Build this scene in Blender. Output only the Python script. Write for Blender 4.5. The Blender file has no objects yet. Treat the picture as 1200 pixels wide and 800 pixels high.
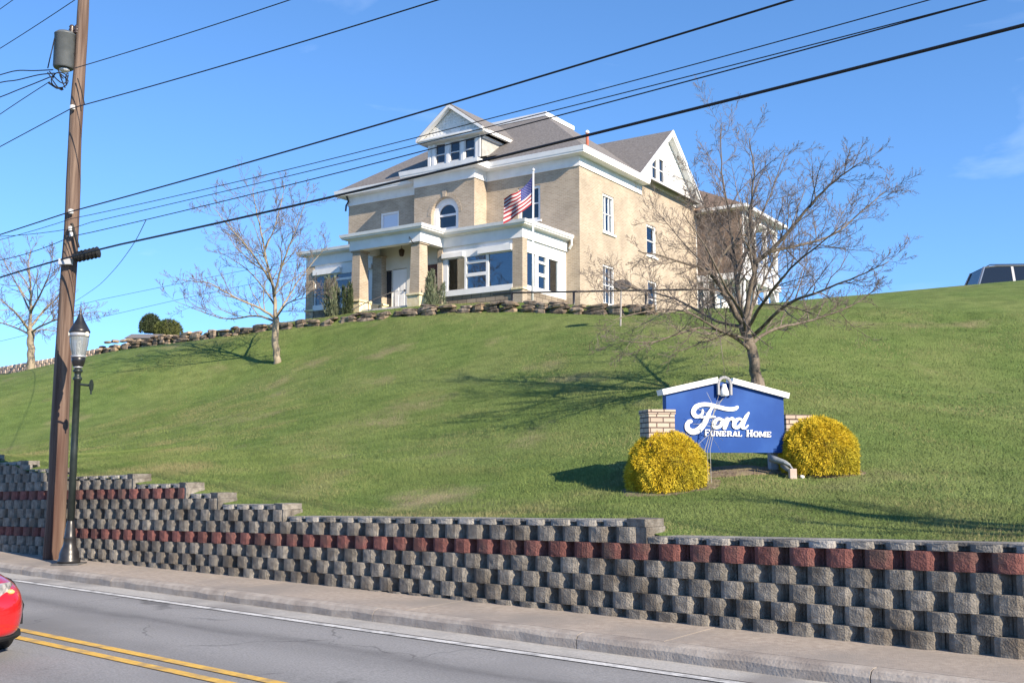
import bpy, math, random
import numpy as np
from mathutils import Vector, Matrix, Quaternion
rnd = random.Random(7)
R = math.radians
scene = bpy.context.scene
COL = scene.collection

# ------------------------------------------------------------ camera, world, sun, exposure
F, HZ, EYE = 1224.0, 540.0, 1.85
PITCH = math.atan((HZ - 400) / F)
cam_d = bpy.data.cameras.new('camera'); cam = bpy.data.objects.new('camera', cam_d); COL.objects.link(cam)
cam.location = (0, 0, EYE); cam.rotation_euler = (R(90) + PITCH, 0, 0)
cam_d.sensor_width = 36; cam_d.lens = F / 1200 * 36; cam_d.clip_end = 6000; cam_d.clip_start = 0.05
scene.camera = cam
SUN_AZ, SUN_EL = 41.0, 28.0       # shadows fall this many degrees left of straight ahead
w = bpy.data.worlds.new('World'); scene.world = w; w.use_nodes = True
nt = w.node_tree; bg = nt.nodes['Background']
sky = nt.nodes.new('ShaderNodeTexSky'); sky.sky_type = 'NISHITA'; sky.sun_disc = False
sky.sun_elevation = R(SUN_EL); sky.sun_rotation = R(180 - SUN_AZ)
sky.air_density = 0.8; sky.dust_density = 0.0; sky.ozone_density = 3.3; sky.altitude = 0
hsn = nt.nodes.new('ShaderNodeHueSaturation'); hsn.inputs['Saturation'].default_value = 1.13; hsn.inputs['Hue'].default_value = .500
nt.links.new(sky.outputs[0], hsn.inputs['Color'])
_t2 = nt.nodes.new('ShaderNodeTexCoord'); _mp = nt.nodes.new('ShaderNodeMapping'); _mp.inputs['Scale'].default_value = (1.2, 1.2, 5.0); _mp.inputs['Rotation'].default_value = (0, R(8), 0); nt.links.new(_t2.outputs['Generated'], _mp.inputs[0])
_nz = nt.nodes.new('ShaderNodeTexNoise'); _nz.inputs['Scale'].default_value = 2.6; _nz.inputs['Detail'].default_value = 7; _nz.inputs['Distortion'].default_value = .6; nt.links.new(_mp.outputs[0], _nz.inputs['Vector'])
_cr = nt.nodes.new('ShaderNodeMapRange'); _cr.inputs[1].default_value = .60; _cr.inputs[2].default_value = .80; _cr.inputs[3].default_value = 0; _cr.inputs[4].default_value = .22; nt.links.new(_nz.outputs[0], _cr.inputs[0])
_mx = nt.nodes.new('ShaderNodeMix'); _mx.data_type = 'RGBA'; nt.links.new(_cr.outputs[0], _mx.inputs[0]); nt.links.new(hsn.outputs[0], _mx.inputs[6]); _mx.inputs[7].default_value = (5.0, 5.6, 6.4, 1)
nt.links.new(_mx.outputs[2], bg.inputs[0]); bg.inputs[1].default_value = 0.15
_tc = nt.nodes.new('ShaderNodeTexCoord'); _va = nt.nodes.new('ShaderNodeVectorMath'); _va.operation = 'ADD'; _va.inputs[1].default_value = (0, 0, .125)
nt.links.new(_tc.outputs['Generated'], _va.inputs[0]); nt.links.new(_va.outputs[0], sky.inputs[0])
sd = bpy.data.lights.new('sun', 'SUN'); sun = bpy.data.objects.new('sun', sd); COL.objects.link(sun)
sd.energy = 4.6; sd.angle = R(0.5); sd.color = (1.0, 0.86, 0.68)
_a, _e = R(SUN_AZ), R(SUN_EL)
sdir = Vector((-math.sin(_a) * math.cos(_e), math.cos(_a) * math.cos(_e), -math.sin(_e)))
sun.rotation_euler = sdir.to_track_quat('-Z', 'Y').to_euler()
scene.view_settings.view_transform = 'Standard'; scene.view_settings.look = 'None'
scene.view_settings.gamma = 1; scene.view_settings.use_curve_mapping = False
scene.view_settings.exposure = 1.1

# ------------------------------------------------------------ frames of reference
cp, sp = math.cos(PITCH), math.sin(PITCH)
def ray(x, y):
    a, b = (x - 600) / F, (400 - y) / F
    return Vector((a, cp - sp * b, sp + cp * b))
def at(x, y, Y):
    r = ray(x, y); return Vector((0, 0, EYE)) + r * (Y / r.y)
DV = Vector((-0.76404, 0.64517, 0)); QV = Vector((0.64517, 0.76404, 0))
RSL = -0.0078
def st(s, t, z=0.0): return DV * s + QV * t + Vector((0, 0, z))
def roadz(s): return RSL * s
STREET = Matrix(((-DV.x, QV.x, 0, 0), (-DV.y, QV.y, 0, 0), (0, 0, 1, 0), (0, 0, 0, 1)))   # local x = -s, y = t
TH = R(33.4)
HC = Vector((3.03749, 46.0, 8.64))
HOUSE = Matrix.Translation(HC) @ Matrix.Rotation(-TH, 4, 'Z')                    # local x = -u, y = v, z = w
def hs(u, v, w_=0.0): return HOUSE @ Vector((-u, v, w_))
def onplane(x, y, P, n):
    r = ray(x, y); O = Vector((0, 0, EYE)); return O + r * ((P - O).dot(n) / r.dot(n))
def street_at(x, y, t): return onplane(x, y, QV * t, QV)

# ------------------------------------------------------------ materials
MATS = {}
def mat(name, c1, c2=None, scale=4.0, rough=0.75, bump=0.0, bscale=None, metal=0.0, spec=0.4, detail=4.0,
        tint=0.0, stretch=(1, 1, 1), c3=None, scale3=0.3, lo=0.35, hi=0.65, coat=0.0):
    if name in MATS: return MATS[name]
    m = bpy.data.materials.new(name); m.use_nodes = True; MATS[name] = m
    n = m.node_tree.nodes; l = m.node_tree.links; b = n['Principled BSDF']
    b.inputs['Roughness'].default_value = rough; b.inputs['Metallic'].default_value = metal
    b.inputs['Specular IOR Level'].default_value = spec
    if coat: b.inputs['Coat Weight'].default_value = coat; b.inputs['Coat Roughness'].default_value = 0.05
    tc = n.new('ShaderNodeTexCoord'); mp = n.new('ShaderNodeMapping'); mp.inputs['Scale'].default_value = stretch
    l.new(tc.outputs['Object'], mp.inputs['Vector'])
    col = None
    if c2 is not None:
        nz = n.new('ShaderNodeTexNoise'); nz.inputs['Scale'].default_value = scale; nz.inputs['Detail'].default_value = detail
        l.new(mp.outputs[0], nz.inputs['Vector'])
        cr = n.new('ShaderNodeValToRGB'); cr.color_ramp.elements[0].position = lo; cr.color_ramp.elements[1].position = hi
        cr.color_ramp.elements[0].color = (*c1, 1); cr.color_ramp.elements[1].color = (*c2, 1)
        l.new(nz.outputs[0], cr.inputs[0]); col = cr.outputs[0]
        if c3 is not None:
            n3 = n.new('ShaderNodeTexNoise'); n3.inputs['Scale'].default_value = scale3; n3.inputs['Detail'].default_value = 5
            l.new(mp.outputs[0], n3.inputs['Vector'])
            r3 = n.new('ShaderNodeValToRGB'); r3.color_ramp.elements[0].position = .48; r3.color_ramp.elements[1].position = .68
            l.new(n3.outputs[0], r3.inputs[0])
            mx = n.new('ShaderNodeMix'); mx.data_type = 'RGBA'; l.new(r3.outputs[0], mx.inputs[0])
            l.new(col, mx.inputs[6]); mx.inputs[7].default_value = (*c3, 1); col = mx.outputs[2]
    if tint:
        at_ = n.new('ShaderNodeAttribute'); at_.attribute_name = 'tint'
        mr = n.new('ShaderNodeMapRange'); mr.inputs[3].default_value = 1 - tint; mr.inputs[4].default_value = 1 + tint
        l.new(at_.outputs['Fac'], mr.inputs[0])
        vm = n.new('ShaderNodeVectorMath'); vm.operation = 'SCALE'; l.new(mr.outputs[0], vm.inputs['Scale'])
        if col is not None: l.new(col, vm.inputs[0])
        else: vm.inputs[0].default_value = c1
        col = vm.outputs[0]
    if col is not None: l.new(col, b.inputs['Base Color'])
    else: b.inputs['Base Color'].default_value = (*c1, 1)
    if bump:
        bn = n.new('ShaderNodeTexNoise'); bn.inputs['Scale'].default_value = bscale or scale * 4; bn.inputs['Detail'].default_value = 6
        l.new(mp.outputs[0], bn.inputs['Vector'])
        bp = n.new('ShaderNodeBump'); bp.inputs['Strength'].default_value = bump; bp.inputs['Distance'].default_value = 0.02
        l.new(bn.outputs[0], bp.inputs['Height']); l.new(bp.outputs[0], b.inputs['Normal'])
    return m

def brick_mat(name, c1, c2, mortar, bw=.22, rh=.075, ms=.012, stain=.25):
    m = mat(name, c1); n = m.node_tree.nodes; l = m.node_tree.links; b = n['Principled BSDF']
    tc = n.new('ShaderNodeTexCoord'); sx = n.new('ShaderNodeSeparateXYZ'); l.new(tc.outputs['Object'], sx.inputs[0])
    ad = n.new('ShaderNodeMath'); ad.operation = 'ADD'; l.new(sx.outputs[0], ad.inputs[0]); l.new(sx.outputs[1], ad.inputs[1])
    cx = n.new('ShaderNodeCombineXYZ'); l.new(ad.outputs[0], cx.inputs[0]); l.new(sx.outputs[2], cx.inputs[1])
    br = n.new('ShaderNodeTexBrick'); l.new(cx.outputs[0], br.inputs['Vector'])
    br.inputs['Scale'].default_value = 1; br.inputs['Brick Width'].default_value = bw; br.inputs['Row Height'].default_value = rh
    br.inputs['Mortar Size'].default_value = ms; br.inputs['Color1'].default_value = (*c1, 1); br.inputs['Color2'].default_value = (*c2, 1)
    br.inputs['Mortar'].default_value = (*mortar, 1); br.inputs['Bias'].default_value = 0
    nz = n.new('ShaderNodeTexNoise'); nz.inputs['Scale'].default_value = .9; nz.inputs['Detail'].default_value = 6
    l.new(tc.outputs['Object'], nz.inputs['Vector'])
    mr = n.new('ShaderNodeMapRange'); mr.inputs[1].default_value = .3; mr.inputs[2].default_value = .7
    mr.inputs[3].default_value = 1 - stain; mr.inputs[4].default_value = 1.05; l.new(nz.outputs[0], mr.inputs[0])
    vm = n.new('ShaderNodeVectorMath'); vm.operation = 'SCALE'; l.new(br.outputs['Color'], vm.inputs[0]); l.new(mr.outputs[0], vm.inputs['Scale'])
    l.new(vm.outputs[0], b.inputs['Base Color'])
    bp = n.new('ShaderNodeBump'); bp.inputs['Strength'].default_value = .5; bp.inputs['Distance'].default_value = .01; bp.invert = True
    l.new(br.outputs['Fac'], bp.inputs['Height']); l.new(bp.outputs[0], b.inputs['Normal'])
    b.inputs['Roughness'].default_value = .85
    return m

def glass_mat(name, through=0.55, tint=(.55, .6, .62)):
    m = bpy.data.materials.new(name); m.use_nodes = True; n = m.node_tree.nodes; l = m.node_tree.links
    out = n['Material Output']; n.remove(n['Principled BSDF'])
    tr = n.new('ShaderNodeBsdfTransparent'); tr.inputs[0].default_value = (*tint, 1)
    gl = n.new('ShaderNodeBsdfGlossy'); gl.inputs['Roughness'].default_value = .02; gl.inputs[0].default_value = (.85, .9, .95, 1)
    fr = n.new('ShaderNodeFresnel'); fr.inputs[0].default_value = 1.6
    ad = n.new('ShaderNodeMath'); ad.operation = 'ADD'; ad.inputs[1].default_value = 1 - through - .35; l.new(fr.outputs[0], ad.inputs[0])
    nz = n.new('ShaderNodeTexNoise'); nz.inputs['Scale'].default_value = 1.2; tc = n.new('ShaderNodeTexCoord'); l.new(tc.outputs['Object'], nz.inputs['Vector'])
    bp = n.new('ShaderNodeBump'); bp.inputs['Strength'].default_value = .05; bp.inputs['Distance'].default_value = .02
    l.new(nz.outputs[0], bp.inputs['Height']); l.new(bp.outputs[0], gl.inputs['Normal'])
    mx = n.new('ShaderNodeMixShader'); l.new(ad.outputs[0], mx.inputs[0]); l.new(tr.outputs[0], mx.inputs[1]); l.new(gl.outputs[0], mx.inputs[2])
    l.new(mx.outputs[0], out.inputs[0]); MATS[name] = m
    return m

white = mat('white_paint', (.66, .66, .65), (.74, .74, .73), 2.0, .5, .05, 20)
white_old = mat('old_white_boards', (.62, .63, .62), (.76, .76, .74), 3.0, .6, .1, 15)
brick = brick_mat('tan_brick', (.425, .35, .262), (.33, .267, .192), (.45, .385, .305))
pierbrick = brick_mat('pale_brick', (.48, .385, .305), (.40, .31, .245), (.10, .075, .065), .2, .075, .01, .1)
stone_face = brick_mat('rock_faced_stone', (.36, .30, .23), (.27, .22, .17), (.16, .13, .10), .5, .2, .02, .35)
cream_stone = mat('cream_stone', (.62, .52, .30), (.72, .63, .42), 3.5, .85, .6, 9)
shingle = mat('roof_shingles', (.115, .107, .103), (.20, .188, .18), 9.0, .9, .5, 25, detail=6, stretch=(1, 1, 3))
brown_shingle = mat('brown_shingles', (.15, .105, .08), (.22, .16, .12), 6.0, .9, .5, 20, stretch=(1, 1, 3))
grey_shingle = mat('grey_wall_shingles', (.30, .30, .28), (.40, .39, .36), 5.0, .85, .4, 18)
pane_dark = mat('dark_window_glass', (.012, .02, .035), rough=.03, spec=.9)
pane_clear = glass_mat('clear_window_glass')
blind = mat('white_blind', (.70, .72, .74), (.78, .79, .80), 2, .35, spec=.6)
curtain = mat('tan_curtain', (.36, .28, .19), (.45, .36, .25), 6, .9, stretch=(6, 6, .4))
door_white = mat('white_door_paint', (.78, .78, .76), rough=.4)
door_wood = mat('dark_red_wood', (.13, .045, .03), (.18, .07, .045), 5, .5, stretch=(8, 8, .7))
black_metal = mat('black_metal', (.012, .012, .014), (.022, .022, .024), 8, .35, spec=.5)
black_rubber = mat('black_rubber', (.012, .012, .012), rough=.7)
steel = mat('galvanised_steel', (.42, .43, .44), (.52, .53, .54), 8, .4, metal=.6)
terracotta = mat('terracotta', (.40, .10, .055), (.48, .16, .09), 5, .8)
bark = mat('grey_bark', (.085, .068, .052), (.18, .15, .118), 9.0, .9, .8, 22, stretch=(1, 1, .35))
twig_m = mat('twig_bark', (.115, .092, .078), (.20, .165, .14), 4.0, .9)
pale_bark = mat('pale_bark', (.20, .165, .115), (.31, .26, .185), 7, .9, .6, 20, stretch=(1, 1, .4))
polewood = mat('weathered_pole_wood', (.075, .047, .035), (.185, .132, .100), 5.0, .9, .9, 14, detail=8, stretch=(3, 3, .14), c3=(.06, .026, .018), scale3=.9)

# ------------------------------------------------------------ mesh builder
MW = {}
class MB:
    def __init__(s): s.v = []; s.f = []; s.t = []
    def add(s, vs, fs, tint=.5):
        o = len(s.v); s.v.extend(Vector(v) for v in vs); s.f.extend(tuple(i + o for i in f) for f in fs); s.t.extend([tint] * len(fs))
    def box(s, x0, x1, y0, y1, z0, z1, tint=.5):
        x0, x1 = sorted((x0, x1)); y0, y1 = sorted((y0, y1)); z0, z1 = sorted((z0, z1))
        s.add([(x0, y0, z0), (x1, y0, z0), (x1, y1, z0), (x0, y1, z0), (x0, y0, z1), (x1, y0, z1), (x1, y1, z1), (x0, y1, z1)],
              [(0, 3, 2, 1), (4, 5, 6, 7), (0, 1, 5, 4), (1, 2, 6, 5), (2, 3, 7, 6), (3, 0, 4, 7)], tint)
    def tbox(s, a, b):           # hexahedron between two quads
        s.add(list(a) + list(b), [(0, 3, 2, 1), (4, 5, 6, 7), (0, 1, 5, 4), (1, 2, 6, 5), (2, 3, 7, 6), (3, 0, 4, 7)])
    def prism(s, poly, d):       # poly: 3d points, d: extrusion
        n = len(poly); d = Vector(d); p = [Vector(q) for q in poly]
        s.add(p + [q + d for q in p], [tuple(range(n))[::-1], tuple(range(n, 2 * n))] + [(i, (i + 1) % n, n + (i + 1) % n, n + i) for i in range(n)])
    def tube(s, pts, rad, k=6, caps=True, tint=.5):
        pts = [Vector(p) for p in pts]; n = len(pts)
        if not hasattr(rad, '__len__'): rad = [rad] * n
        ref = Vector((0.31, 0.17, 0.93)); vs = []
        for i in range(n):
            t = (pts[min(i + 1, n - 1)] - pts[max(i - 1, 0)])
            if t.length < 1e-9: t = Vector((0, 0, 1))
            t.normalize()
            if abs(t.dot(ref)) > .95: ref = Vector((1, 0, 0)) if abs(t.x) < .8 else Vector((0, 1, 0))
            a = t.cross(ref).normalized(); b = t.cross(a); ref = a.cross(t) if i == -1 else ref
            for j in range(k):
                an = 2 * math.pi * j / k
                vs.append(pts[i] + (a * math.cos(an) + b * math.sin(an)) * rad[i])
        fs = [(i * k + j, i * k + (j + 1) % k, (i + 1) * k + (j + 1) % k, (i + 1) * k + j) for i in range(n - 1) for j in range(k)]
        if caps: fs += [tuple(range(k))[::-1], tuple(range((n - 1) * k, n * k))]
        s.add(vs, fs, tint)
    def lathe(s, prof, c=(0, 0, 0), k=20):
        c = Vector(c); vs = []
        for r_, z in prof:
            for j in range(k): vs.append(c + Vector((r_ * math.cos(2 * math.pi * j / k), r_ * math.sin(2 * math.pi * j / k), z)))
        n = len(prof)
        s.add(vs, [(i * k + j, i * k + (j + 1) % k, (i + 1) * k + (j + 1) % k, (i + 1) * k + j) for i in range(n - 1) for j in range(k)] + [tuple(range(k))[::-1], tuple(range((n - 1) * k, n * k))])
    def sweep(s, prof, path, right=True):      # prof: closed loop of (out, z); path: xy polyline
        P = [Vector((p[0], p[1])) for p in path]; n = len(P); m = len(prof); off = []
        for i in range(n):
            def nrm(a, b):
                d = (b - a).normalized(); return Vector((d.y, -d.x)) if right else Vector((-d.y, d.x))
            if i == 0: q = nrm(P[0], P[1])
            elif i == n - 1: q = nrm(P[-2], P[-1])
            else:
                a, b = nrm(P[i - 1], P[i]), nrm(P[i], P[i + 1]); q = (a + b) / (1 + a.dot(b))
            off.append(q)
        vs = [(P[i].x + off[i].x * o, P[i].y + off[i].y * o, z) for i in range(n) for o, z in prof]
        fs = [(i * m + j, i * m + (j + 1) % m, (i + 1) * m + (j + 1) % m, (i + 1) * m + j) for i in range(n - 1) for j in range(m)]
        fs += [tuple(range(m)), tuple(range((n - 1) * m, n * m))[::-1]]
        s.add(vs, fs)
    def build(s, name, m, parent=None, smooth=False, world=False, label=None):
        me = bpy.data.meshes.new(name); vs = s.v
        if parent is not None and world:
            inv = MW[parent.name].inverted(); vs = [inv @ v for v in vs]
        me.from_pydata([tuple(v) for v in vs], [], s.f); me.update()
        if s.t and (max(s.t) != min(s.t)):
            a = me.attributes.new('tint', 'FLOAT', 'FACE'); a.data.foreach_set('value', s.t)
        import bmesh
        bm = bmesh.new(); bm.from_mesh(me); bmesh.ops.recalc_face_normals(bm, faces=bm.faces); bm.to_mesh(me); bm.free()
        if m is not None: me.materials.append(m)
        if smooth: me.polygons.foreach_set('use_smooth', [True] * len(me.polygons))
        o = bpy.data.objects.new(name, me); COL.objects.link(o)
        if parent is not None: o.parent = parent; MW[o.name] = MW[parent.name]
        else: MW[o.name] = Matrix()
        if label: o['label'] = label
        return o
def tag(o, label, cat, group=None, kind=None):
    if label: o['label'] = label
    if cat: o['category'] = cat
    if group: o['group'] = group
    if kind: o['kind'] = kind
    return o
def thing(name, label, cat, loc=(0, 0, 0), rot=0.0, group=None, M=None):
    o = bpy.data.objects.new(name, None); COL.objects.link(o); o.empty_display_size = .2
    if M is None: M = Matrix.Translation(Vector(loc)) @ Matrix.Rotation(rot, 4, 'Z')
    o.matrix_world = M; o.location = M.to_translation(); o.rotation_euler = M.to_euler()
    MW[o.name] = M.copy(); return tag(o, label, cat, group)
def place(o, M):     # set a single-mesh object's frame (its mesh is local)
    o.location = M.to_translation(); o.rotation_euler = M.to_euler(); MW[o.name] = M.copy(); return o
def struct(name, mb, m, M=None, smooth=False):
    o = mb.build(name, m, smooth=smooth); o['kind'] = 'structure'
    if M is not None: place(o, M)
    return o
def bevel(o, w_, seg=2, ang=30):
    b = o.modifiers.new('bevel', 'BEVEL'); b.width = w_; b.segments = seg; b.limit_method = 'ANGLE'; b.angle_limit = R(ang); return o
def catmull(P, n=6):
    P = [Vector(p) for p in P]; out = []
    for i in range(len(P) - 1):
        a, b, c, d = P[max(i - 1, 0)], P[i], P[i + 1], P[min(i + 2, len(P) - 1)]
        for k in range(n):
            t = k / n
            out.append(.5 * ((2 * b) + (c - a) * t + (2 * a - 5 * b + 4 * c - d) * t * t + (3 * b - a - 3 * c + d) * t ** 3))
    out.append(P[-1]); return out

# ------------------------------------------------------------ wall heights and terrain
CH = 0.18
def redz(s): return .95 - .0275 * (s - 2.75)
SECT = [(-8, 6.51, 0), (6.51, 13.06, 1), (13.06, 14.79, 2), (14.79, 15.76, 3), (15.76, 17.49, 4), (17.49, 20.5, 5), (20.5, 21.9, 6), (21.9, 23.6, 7), (23.6, 34, 8)]
def captop(s, n): return redz(s) + CH / 2 + n * CH + .075
ctrl = []
for a, b, n in SECT:
    for s_ in ([a + .25, (a + b) / 2, b - .15] if b - a > 3 else [a + .25, b - .15]):
        p = st(s_, 10.3); ctrl.append((p.x, p.y, captop(s_, n) - .03))
for x, y, Y in ((785, 575, 15.2), (855, 556, 15.7), (965, 555, 15.7), (1100, 553, 15.5), (1250, 552, 15.5), (889, 456, 22.), (325, 424, 40.2), (1100, 455, 24), (1250, 450, 24), (37, 437, 54.)):
    p = at(x, y, Y); ctrl.append(tuple(p))
def crest_w(u):   # level of the lawn at the foot of the stone wall
    return float(np.interp(u, [-14, -5.4, -1, 2.3, 5.9, 10.9, 15.9, 20.2, 24, 28.7, 33.6, 45], [-1.9, -1.62, -1.14, -.95, -.93, -.98, -1.12, -1.22, -1.44, -1.78, -2.02, -2.4]))
for u in (-5, -2, 1, 4, 7, 11, 16, 20, 24, 28, 33, 39):
    p = hs(u, -7.3, crest_w(u)); ctrl.append(tuple(p))
    p = hs(u, -3.5, crest_w(u) + .12); ctrl.append(tuple(p))
    p = hs(u, 6, crest_w(u) + .1); ctrl.append(tuple(p))
    p = hs(u, 20, crest_w(u) - .3); ctrl.append(tuple(p))
for s_ in (17, 21, 25, 29, 33):
    q = hs(np.interp(s_, [21.5, 45], [-5, 18]), -7.3); tc_ = q.dot(QV); zc = 8.64 + crest_w(float(np.interp(s_, [21.5, 45], [-5, 18])))
    n0 = next(n for a, b, n in SECT if a <= min(s_, 33) < b); z0 = captop(s_, min(n0, 6))
    for t_, f_ in ((14, .085), (17, .20), (20.2, .35), (23.5, .55), (26.5, .76)):
        p = st(s_, t_); ctrl.append((p.x, p.y, z0 + (zc - z0) * f_))
for x, y, Y in ((1250, 331, 45.5), (1150, 338.5, 45.2), (1050, 347, 44.8), (960, 355, 44.2), (860, 362, 43.2)):
    p = at(x, y, Y); ctrl.append(tuple(p)); z = p.z
    ctrl.append((p.x + 2.4, p.y + 4, z + .05)); ctrl.append((p.x + 7, p.y + 12, z)); ctrl.append((p.x + 15, p.y + 28, z - .6))
    ctrl.append((p.x + 12 - 24, p.y + 60, 8))
for x, z in ((30, 10), (45, 10.2), (-60, 3), (-75, -1)): ctrl.append((x, 70, z))
ctrl = np.array(ctrl); cc = ctrl[:, :2].copy()
def _U(r2): return np.where(r2 > 1e-9, .5 * r2 * np.log(r2 + 1e-12), 0)
n_ = len(cc); K = _U(((cc[:, None] - cc[None]) ** 2).sum(-1)) + np.eye(n_) * 0.35
Pm = np.c_[np.ones(n_), cc]; A = np.zeros((n_ + 3, n_ + 3)); A[:n_, :n_] = K; A[:n_, n_:] = Pm; A[n_:, :n_] = Pm.T
W_ = np.linalg.solve(A, np.r_[ctrl[:, 2], np.zeros(3)])
def terr(xy):
    xy = np.atleast_2d(np.asarray(xy, float)); out = np.empty(len(xy))
    for i in range(0, len(xy), 20000):
        q = xy[i:i + 20000]; d = ((q[:, None] - cc[None]) ** 2).sum(-1)
        out[i:i + 20000] = _U(d) @ W_[:n_] + W_[n_] + q @ W_[n_ + 1:]
    # terrace held back by the stone wall
    dx, dy = out * 0 + xy[:, 0] - HC.x, xy[:, 1] - HC.y
    c, s = math.cos(TH), math.sin(TH)
    u = -(dx * c - dy * s); v = dx * s + dy * c
    k = np.clip((v + 7.15) / .25, 0, 1) * np.clip((u + 7) / 1.5, 0, 1) * np.clip((26 - u) / 2, 0, 1)
    return out + .33 * k
def gz(x, y): return float(terr([(x, y)])[0])
def ground_at(x, y, near=11, far=70):    # where the sight line through a pixel meets the lawn
    Y = near
    while Y < far:
        p = at(x, y, Y)
        if p.z <= gz(p.x, p.y): return p
        Y += .1
    return at(x, y, far)

# ------------------------------------------------------------ street
asphalt = mat('asphalt', (.19, .189, .187), (.27, .267, .262), 60, .9, .35, 120, detail=8, c3=(.175, .174, .173), scale3=.55, stretch=(.6, 1, 1))
def road_cracks():
    m = asphalt; n = m.node_tree.nodes; l = m.node_tree.links; b = n['Principled BSDF']
    src = b.inputs['Base Color'].links[0].from_socket
    tc = n.new('ShaderNodeTexCoord'); mp = n.new('ShaderNodeMapping'); mp.inputs['Scale'].default_value = (.35, 1, 1); l.new(tc.outputs['Object'], mp.inputs[0])
    nz = n.new('ShaderNodeTexNoise'); nz.inputs['Scale'].default_value = .8; nz.inputs['Detail'].default_value = 7; l.new(mp.outputs[0], nz.inputs['Vector'])
    sx = n.new('ShaderNodeSeparateXYZ'); l.new(tc.outputs['Object'], sx.inputs[0])
    # one long tar-dark crack wandering along the middle of the far lane
    a = n.new('ShaderNodeMath'); a.operation = 'MULTIPLY_ADD'; a.inputs[1].default_value = .9; a.inputs[2].default_value = 6.85; l.new(nz.outputs[0], a.inputs[0])
    d = n.new('ShaderNodeMath'); d.operation = 'SUBTRACT'; l.new(sx.outputs[1], d.inputs[0]); l.new(a.outputs[0], d.inputs[1])
    ab = n.new('ShaderNodeMath'); ab.operation = 'ABSOLUTE'; l.new(d.outputs[0], ab.inputs[0])
    n2 = n.new('ShaderNodeTexNoise'); n2.inputs['Scale'].default_value = 9; n2.inputs['Detail'].default_value = 6; l.new(mp.outputs[0], n2.inputs['Vector'])
    m2 = n.new('ShaderNodeMapRange'); m2.inputs[1].default_value = 0.0; m2.inputs[2].default_value = .16; m2.inputs[3].default_value = .62; m2.inputs[4].default_value = 0; l.new(ab.outputs[0], m2.inputs[0])
    mm = n.new('ShaderNodeMath'); mm.operation = 'MULTIPLY'; l.new(m2.outputs[0], mm.inputs[0]); l.new(n2.outputs[0], mm.inputs[1])
    mx = n.new('ShaderNodeMix'); mx.data_type = 'RGBA'; l.new(mm.outputs[0], mx.inputs[0]); l.new(src, mx.inputs[6]); mx.inputs[7].default_value = (.05, .05, .052, 1)
    vo = n.new('ShaderNodeTexVoronoi'); vo.feature = 'DISTANCE_TO_EDGE'; vo.inputs['Scale'].default_value = .42
    nd = n.new('ShaderNodeTexNoise'); nd.inputs['Scale'].default_value = 1.6; nd.inputs['Detail'].default_value = 6; l.new(tc.outputs['Object'], nd.inputs['Vector'])
    va = n.new('ShaderNodeVectorMath'); va.operation = 'MULTIPLY_ADD'; va.inputs[1].default_value = (.9, .9, 0); l.new(nd.outputs['Color'], va.inputs[0]); l.new(tc.outputs['Object'], va.inputs[2]); l.new(va.outputs[0], vo.inputs['Vector'])
    mv = n.new('ShaderNodeMapRange'); mv.inputs[1].default_value = .002; mv.inputs[2].default_value = .010; mv.inputs[3].default_value = .55; mv.inputs[4].default_value = 0; l.new(vo.outputs['Distance'], mv.inputs[0])
    mk = n.new('ShaderNodeMapRange'); mk.inputs[1].default_value = .47; mk.inputs[2].default_value = .56; l.new(nz.outputs[0], mk.inputs[0])
    mm2 = n.new('ShaderNodeMath'); mm2.operation = 'MULTIPLY'; l.new(mv.outputs[0], mm2.inputs[0]); l.new(mk.outputs[0], mm2.inputs[1])
    m3 = n.new('ShaderNodeMix'); m3.data_type = 'RGBA'; l.new(mm2.outputs[0], m3.inputs[0]); l.new(mx.outputs[2], m3.inputs[6]); m3.inputs[7].default_value = (.055, .055, .056, 1)
    # wheel-path polish and the greasier strip between: bands that run with the lane
    wv = n.new('ShaderNodeMath'); wv.operation = 'MULTIPLY_ADD'; wv.inputs[1].default_value = 2 * math.pi / 1.28; wv.inputs[2].default_value = .9; l.new(sx.outputs[1], wv.inputs[0])
    sn = n.new('ShaderNodeMath'); sn.operation = 'SINE'; l.new(wv.outputs[0], sn.inputs[0])
    mr = n.new('ShaderNodeMapRange'); mr.inputs[1].default_value = -1; mr.inputs[2].default_value = 1; mr.inputs[3].default_value = .86; mr.inputs[4].default_value = 1.05; l.new(sn.outputs[0], mr.inputs[0])
    sc = n.new('ShaderNodeVectorMath'); sc.operation = 'SCALE'; l.new(m3.outputs[2], sc.inputs[0]); l.new(mr.outputs[0], sc.inputs['Scale'])
    l.new(sc.outputs[0], b.inputs['Base Color'])
road_cracks()
gutter_m = mat('gutter_concrete', (.32, .312, .29), (.40, .385, .36), 30, .9, .3, 80, c3=(.22, .21, .2), scale3=1.0)
walk_m = mat('sidewalk_concrete', (.285, .24, .20), (.365, .315, .265), 14, .9, .3, 60, detail=8, c3=(.24, .215, .19), scale3=.7)
kerb_m = mat('kerb_concrete', (.29, .255, .22), (.38, .34, .295), 10, .9, .35, 40, detail=8, c3=(.22, .19, .165), scale3=1.6)
white_line = mat('white_road_paint', (.44, .44, .43), (.64, .64, .62), 25, .8, .2, 60, detail=8, c3=(.28, .28, .275), scale3=5)
yellow_line = mat('yellow_road_paint', (.56, .33, .055), (.66, .42, .085), 25, .8, .2, 60, detail=8, c3=(.36, .25, .11), scale3=5)
def strip(s0, s1, t0, t1, dz, n=40):
    mb = MB()
    for i in range(n):
        a, b = s0 + (s1 - s0) * i / n, s0 + (s1 - s0) * (i + 1) / n
        mb.add([(-a, t0, roadz(a) + dz), (-b, t0, roadz(b) + dz), (-b, t1, roadz(b) + dz), (-a, t1, roadz(a) + dz)], [(0, 1, 2, 3)])
    return mb
S0, S1 = -70, 150
g = MB(); n = 96; rr = (0, 40, 150, 600, 3000)
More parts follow.
